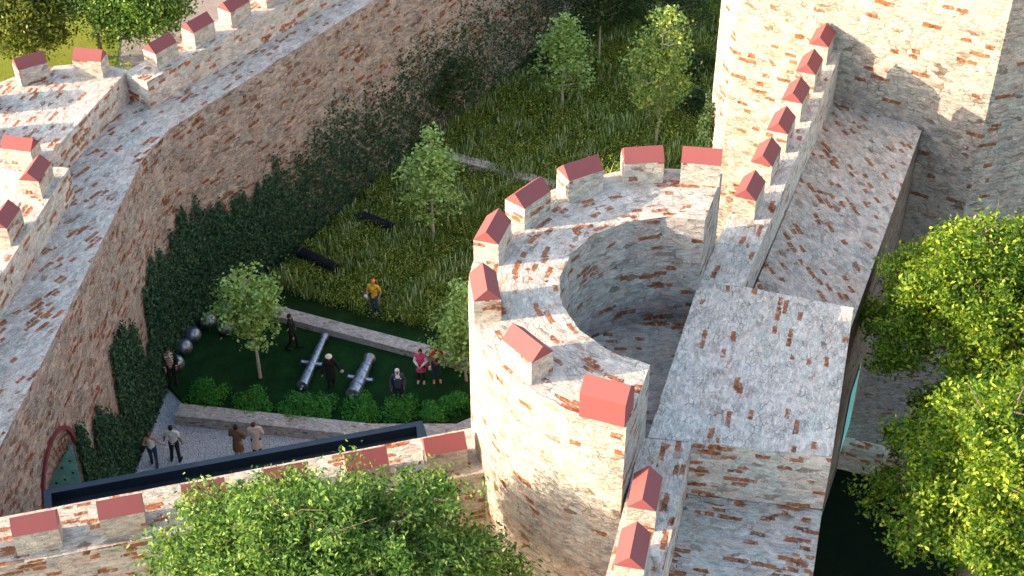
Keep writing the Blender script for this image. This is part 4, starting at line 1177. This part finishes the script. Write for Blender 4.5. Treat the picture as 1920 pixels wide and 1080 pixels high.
person((-8.62, 45.15, .2), PI * .5, "person all in black half hidden behind the small lawn tree", 1.78, SKIN_L, False, legs={'L': ((.10, -.12, .50), (.10, -.16, .09)), 'R': ((-.10, .02, .5), (-.10, .25, .12))},
       clothes=(('jacket', BLACKC), ('trousers', BLACKC), ('shoes', BLACKC), ('short_hair', HAIR, 'hair'), ('prop', BLACKC, 'bag', [((.26, .0, .95), (.07, .12, .14), (.27, .02, .82), (.08, .14, .12))])))
person((-6.9, 42.9, .2), .2, "woman in cream hat and long black puffer coat between the two steel guns", 1.66, SKIN_L, True,
       arms={'L': ((.29, .0, 1.14), (.38, -.12, .98)), 'R': ((-.28, .0, 1.13), (-.31, -.06, .88))}, legs=walkR,
       clothes=(('coat', BLACKC), ('trousers', BLACKC), ('shoes', BLACKC), ('long_hair', HAIR, 'hair'), ('hat', CREAM), ('prop', PAPER, 'paper_bag', [((.42, -.16, .93), (.05, .03, .07), (.47, -.18, .96), (.06, .03, .08))])))
person((-4.28, 42.1, .2), .15, "woman in white headscarf, slate jacket and dark trousers with shoulder bag", 1.66, SKIN_D, True, arms={'R': ((-.26, .02, 1.13), (-.26, -.08, .90)), 'L': ((.26, .02, 1.13), (.23, -.12, .92))},
       legs={'L': ((.11, -.03, .50), (.13, .02, .09)), 'R': ((-.11, -.03, .5), (-.13, .02, .09))},
       clothes=(('jacket', NAVYC), ('wide_trousers', DJEAN, 'trousers'), ('shoes', BLACKC), ('headscarf', HIJAB), ('prop', BLACKC, 'shoulder_bag', [((-.20, -.02, 1.42), (.03, .07, .03), (-.24, .0, 1.0), (.05, .10, .05)), ((-.25, .0, .95), (.05, .12, .10), (-.25, .0, .86), (.05, .12, .08))])))
person((-3.48, 43.25, .2), -.1, "woman in pink dress over white sleeves beside the man in red", 1.62, SKIN_L, True, arms={'L': ((.25, -.02, 1.13), (.10, -.22, 1.08)), 'R': ((-.25, -.02, 1.13), (-.10, -.22, 1.08))},
       clothes=(('jumper', WHITE), ('dress', PINK), ('trousers', DJEAN, 'leggings'), ('shoes', SHOE), ('hair_bun', HAIR, 'hair'), ('prop', RED, 'red_bag', [((.27, -.08, 1.02), (.07, .05, .10), (.27, -.06, .92), (.09, .06, .09))])), group="pair at the low wall")
person((-2.88, 43.3, .2), .1, "man in red t-shirt with white chest and jeans, face behind leaves", 1.76, SKIN_D, False, arms={'L': ((.27, .0, 1.13), (.27, -.10, .90)), 'R': ((-.26, -.02, 1.13), (-.22, -.20, .96))},
       clothes=(('tshirt', RED), ('trousers', JEAN), ('shoes', ORSH), ('short_hair', HAIR, 'hair'), ('band', WHITE, 'white_panel', 1.27, .06, .165), ('band', BLACKC, 'waist_bag', 1.08, .05, .150),
                ('prop', WHB, 'white_bag', [((-.25, -.20, .86), (.06, .05, .09), (-.25, -.20, .80), (.07, .05, .08))])), group="pair at the low wall")
person((-5.55, 47.35, .16), -.25, "man in yellow t-shirt and striped orange cap standing in the wild grass", 1.76, SKIN_L, False, arms={'R': ((-.27, .0, 1.14), (-.22, -.14, .95)), 'L': ((.29, .04, 1.14), (.22, -.02, .93))},
       legs={'L': ((.12, -.04, .5), (.17, .02, .09)), 'R': ((-.08, -.02, .5), (-.08, .02, .09))}, head_turn=-.7,
       clothes=(('tshirt', YEL), ('trousers', JEAN), ('shoes', DJEAN), ('short_hair', HAIR, 'hair'), ('beanie', STRCAP, 'cap'), ('strap', BLACKC, 'bag_strap', 'L'), ('prop', WHB, 'white_bag', [((-.27, -.20, 1.03), (.08, .05, .08), (-.26, -.20, 1.0), (.08, .05, .08))])))
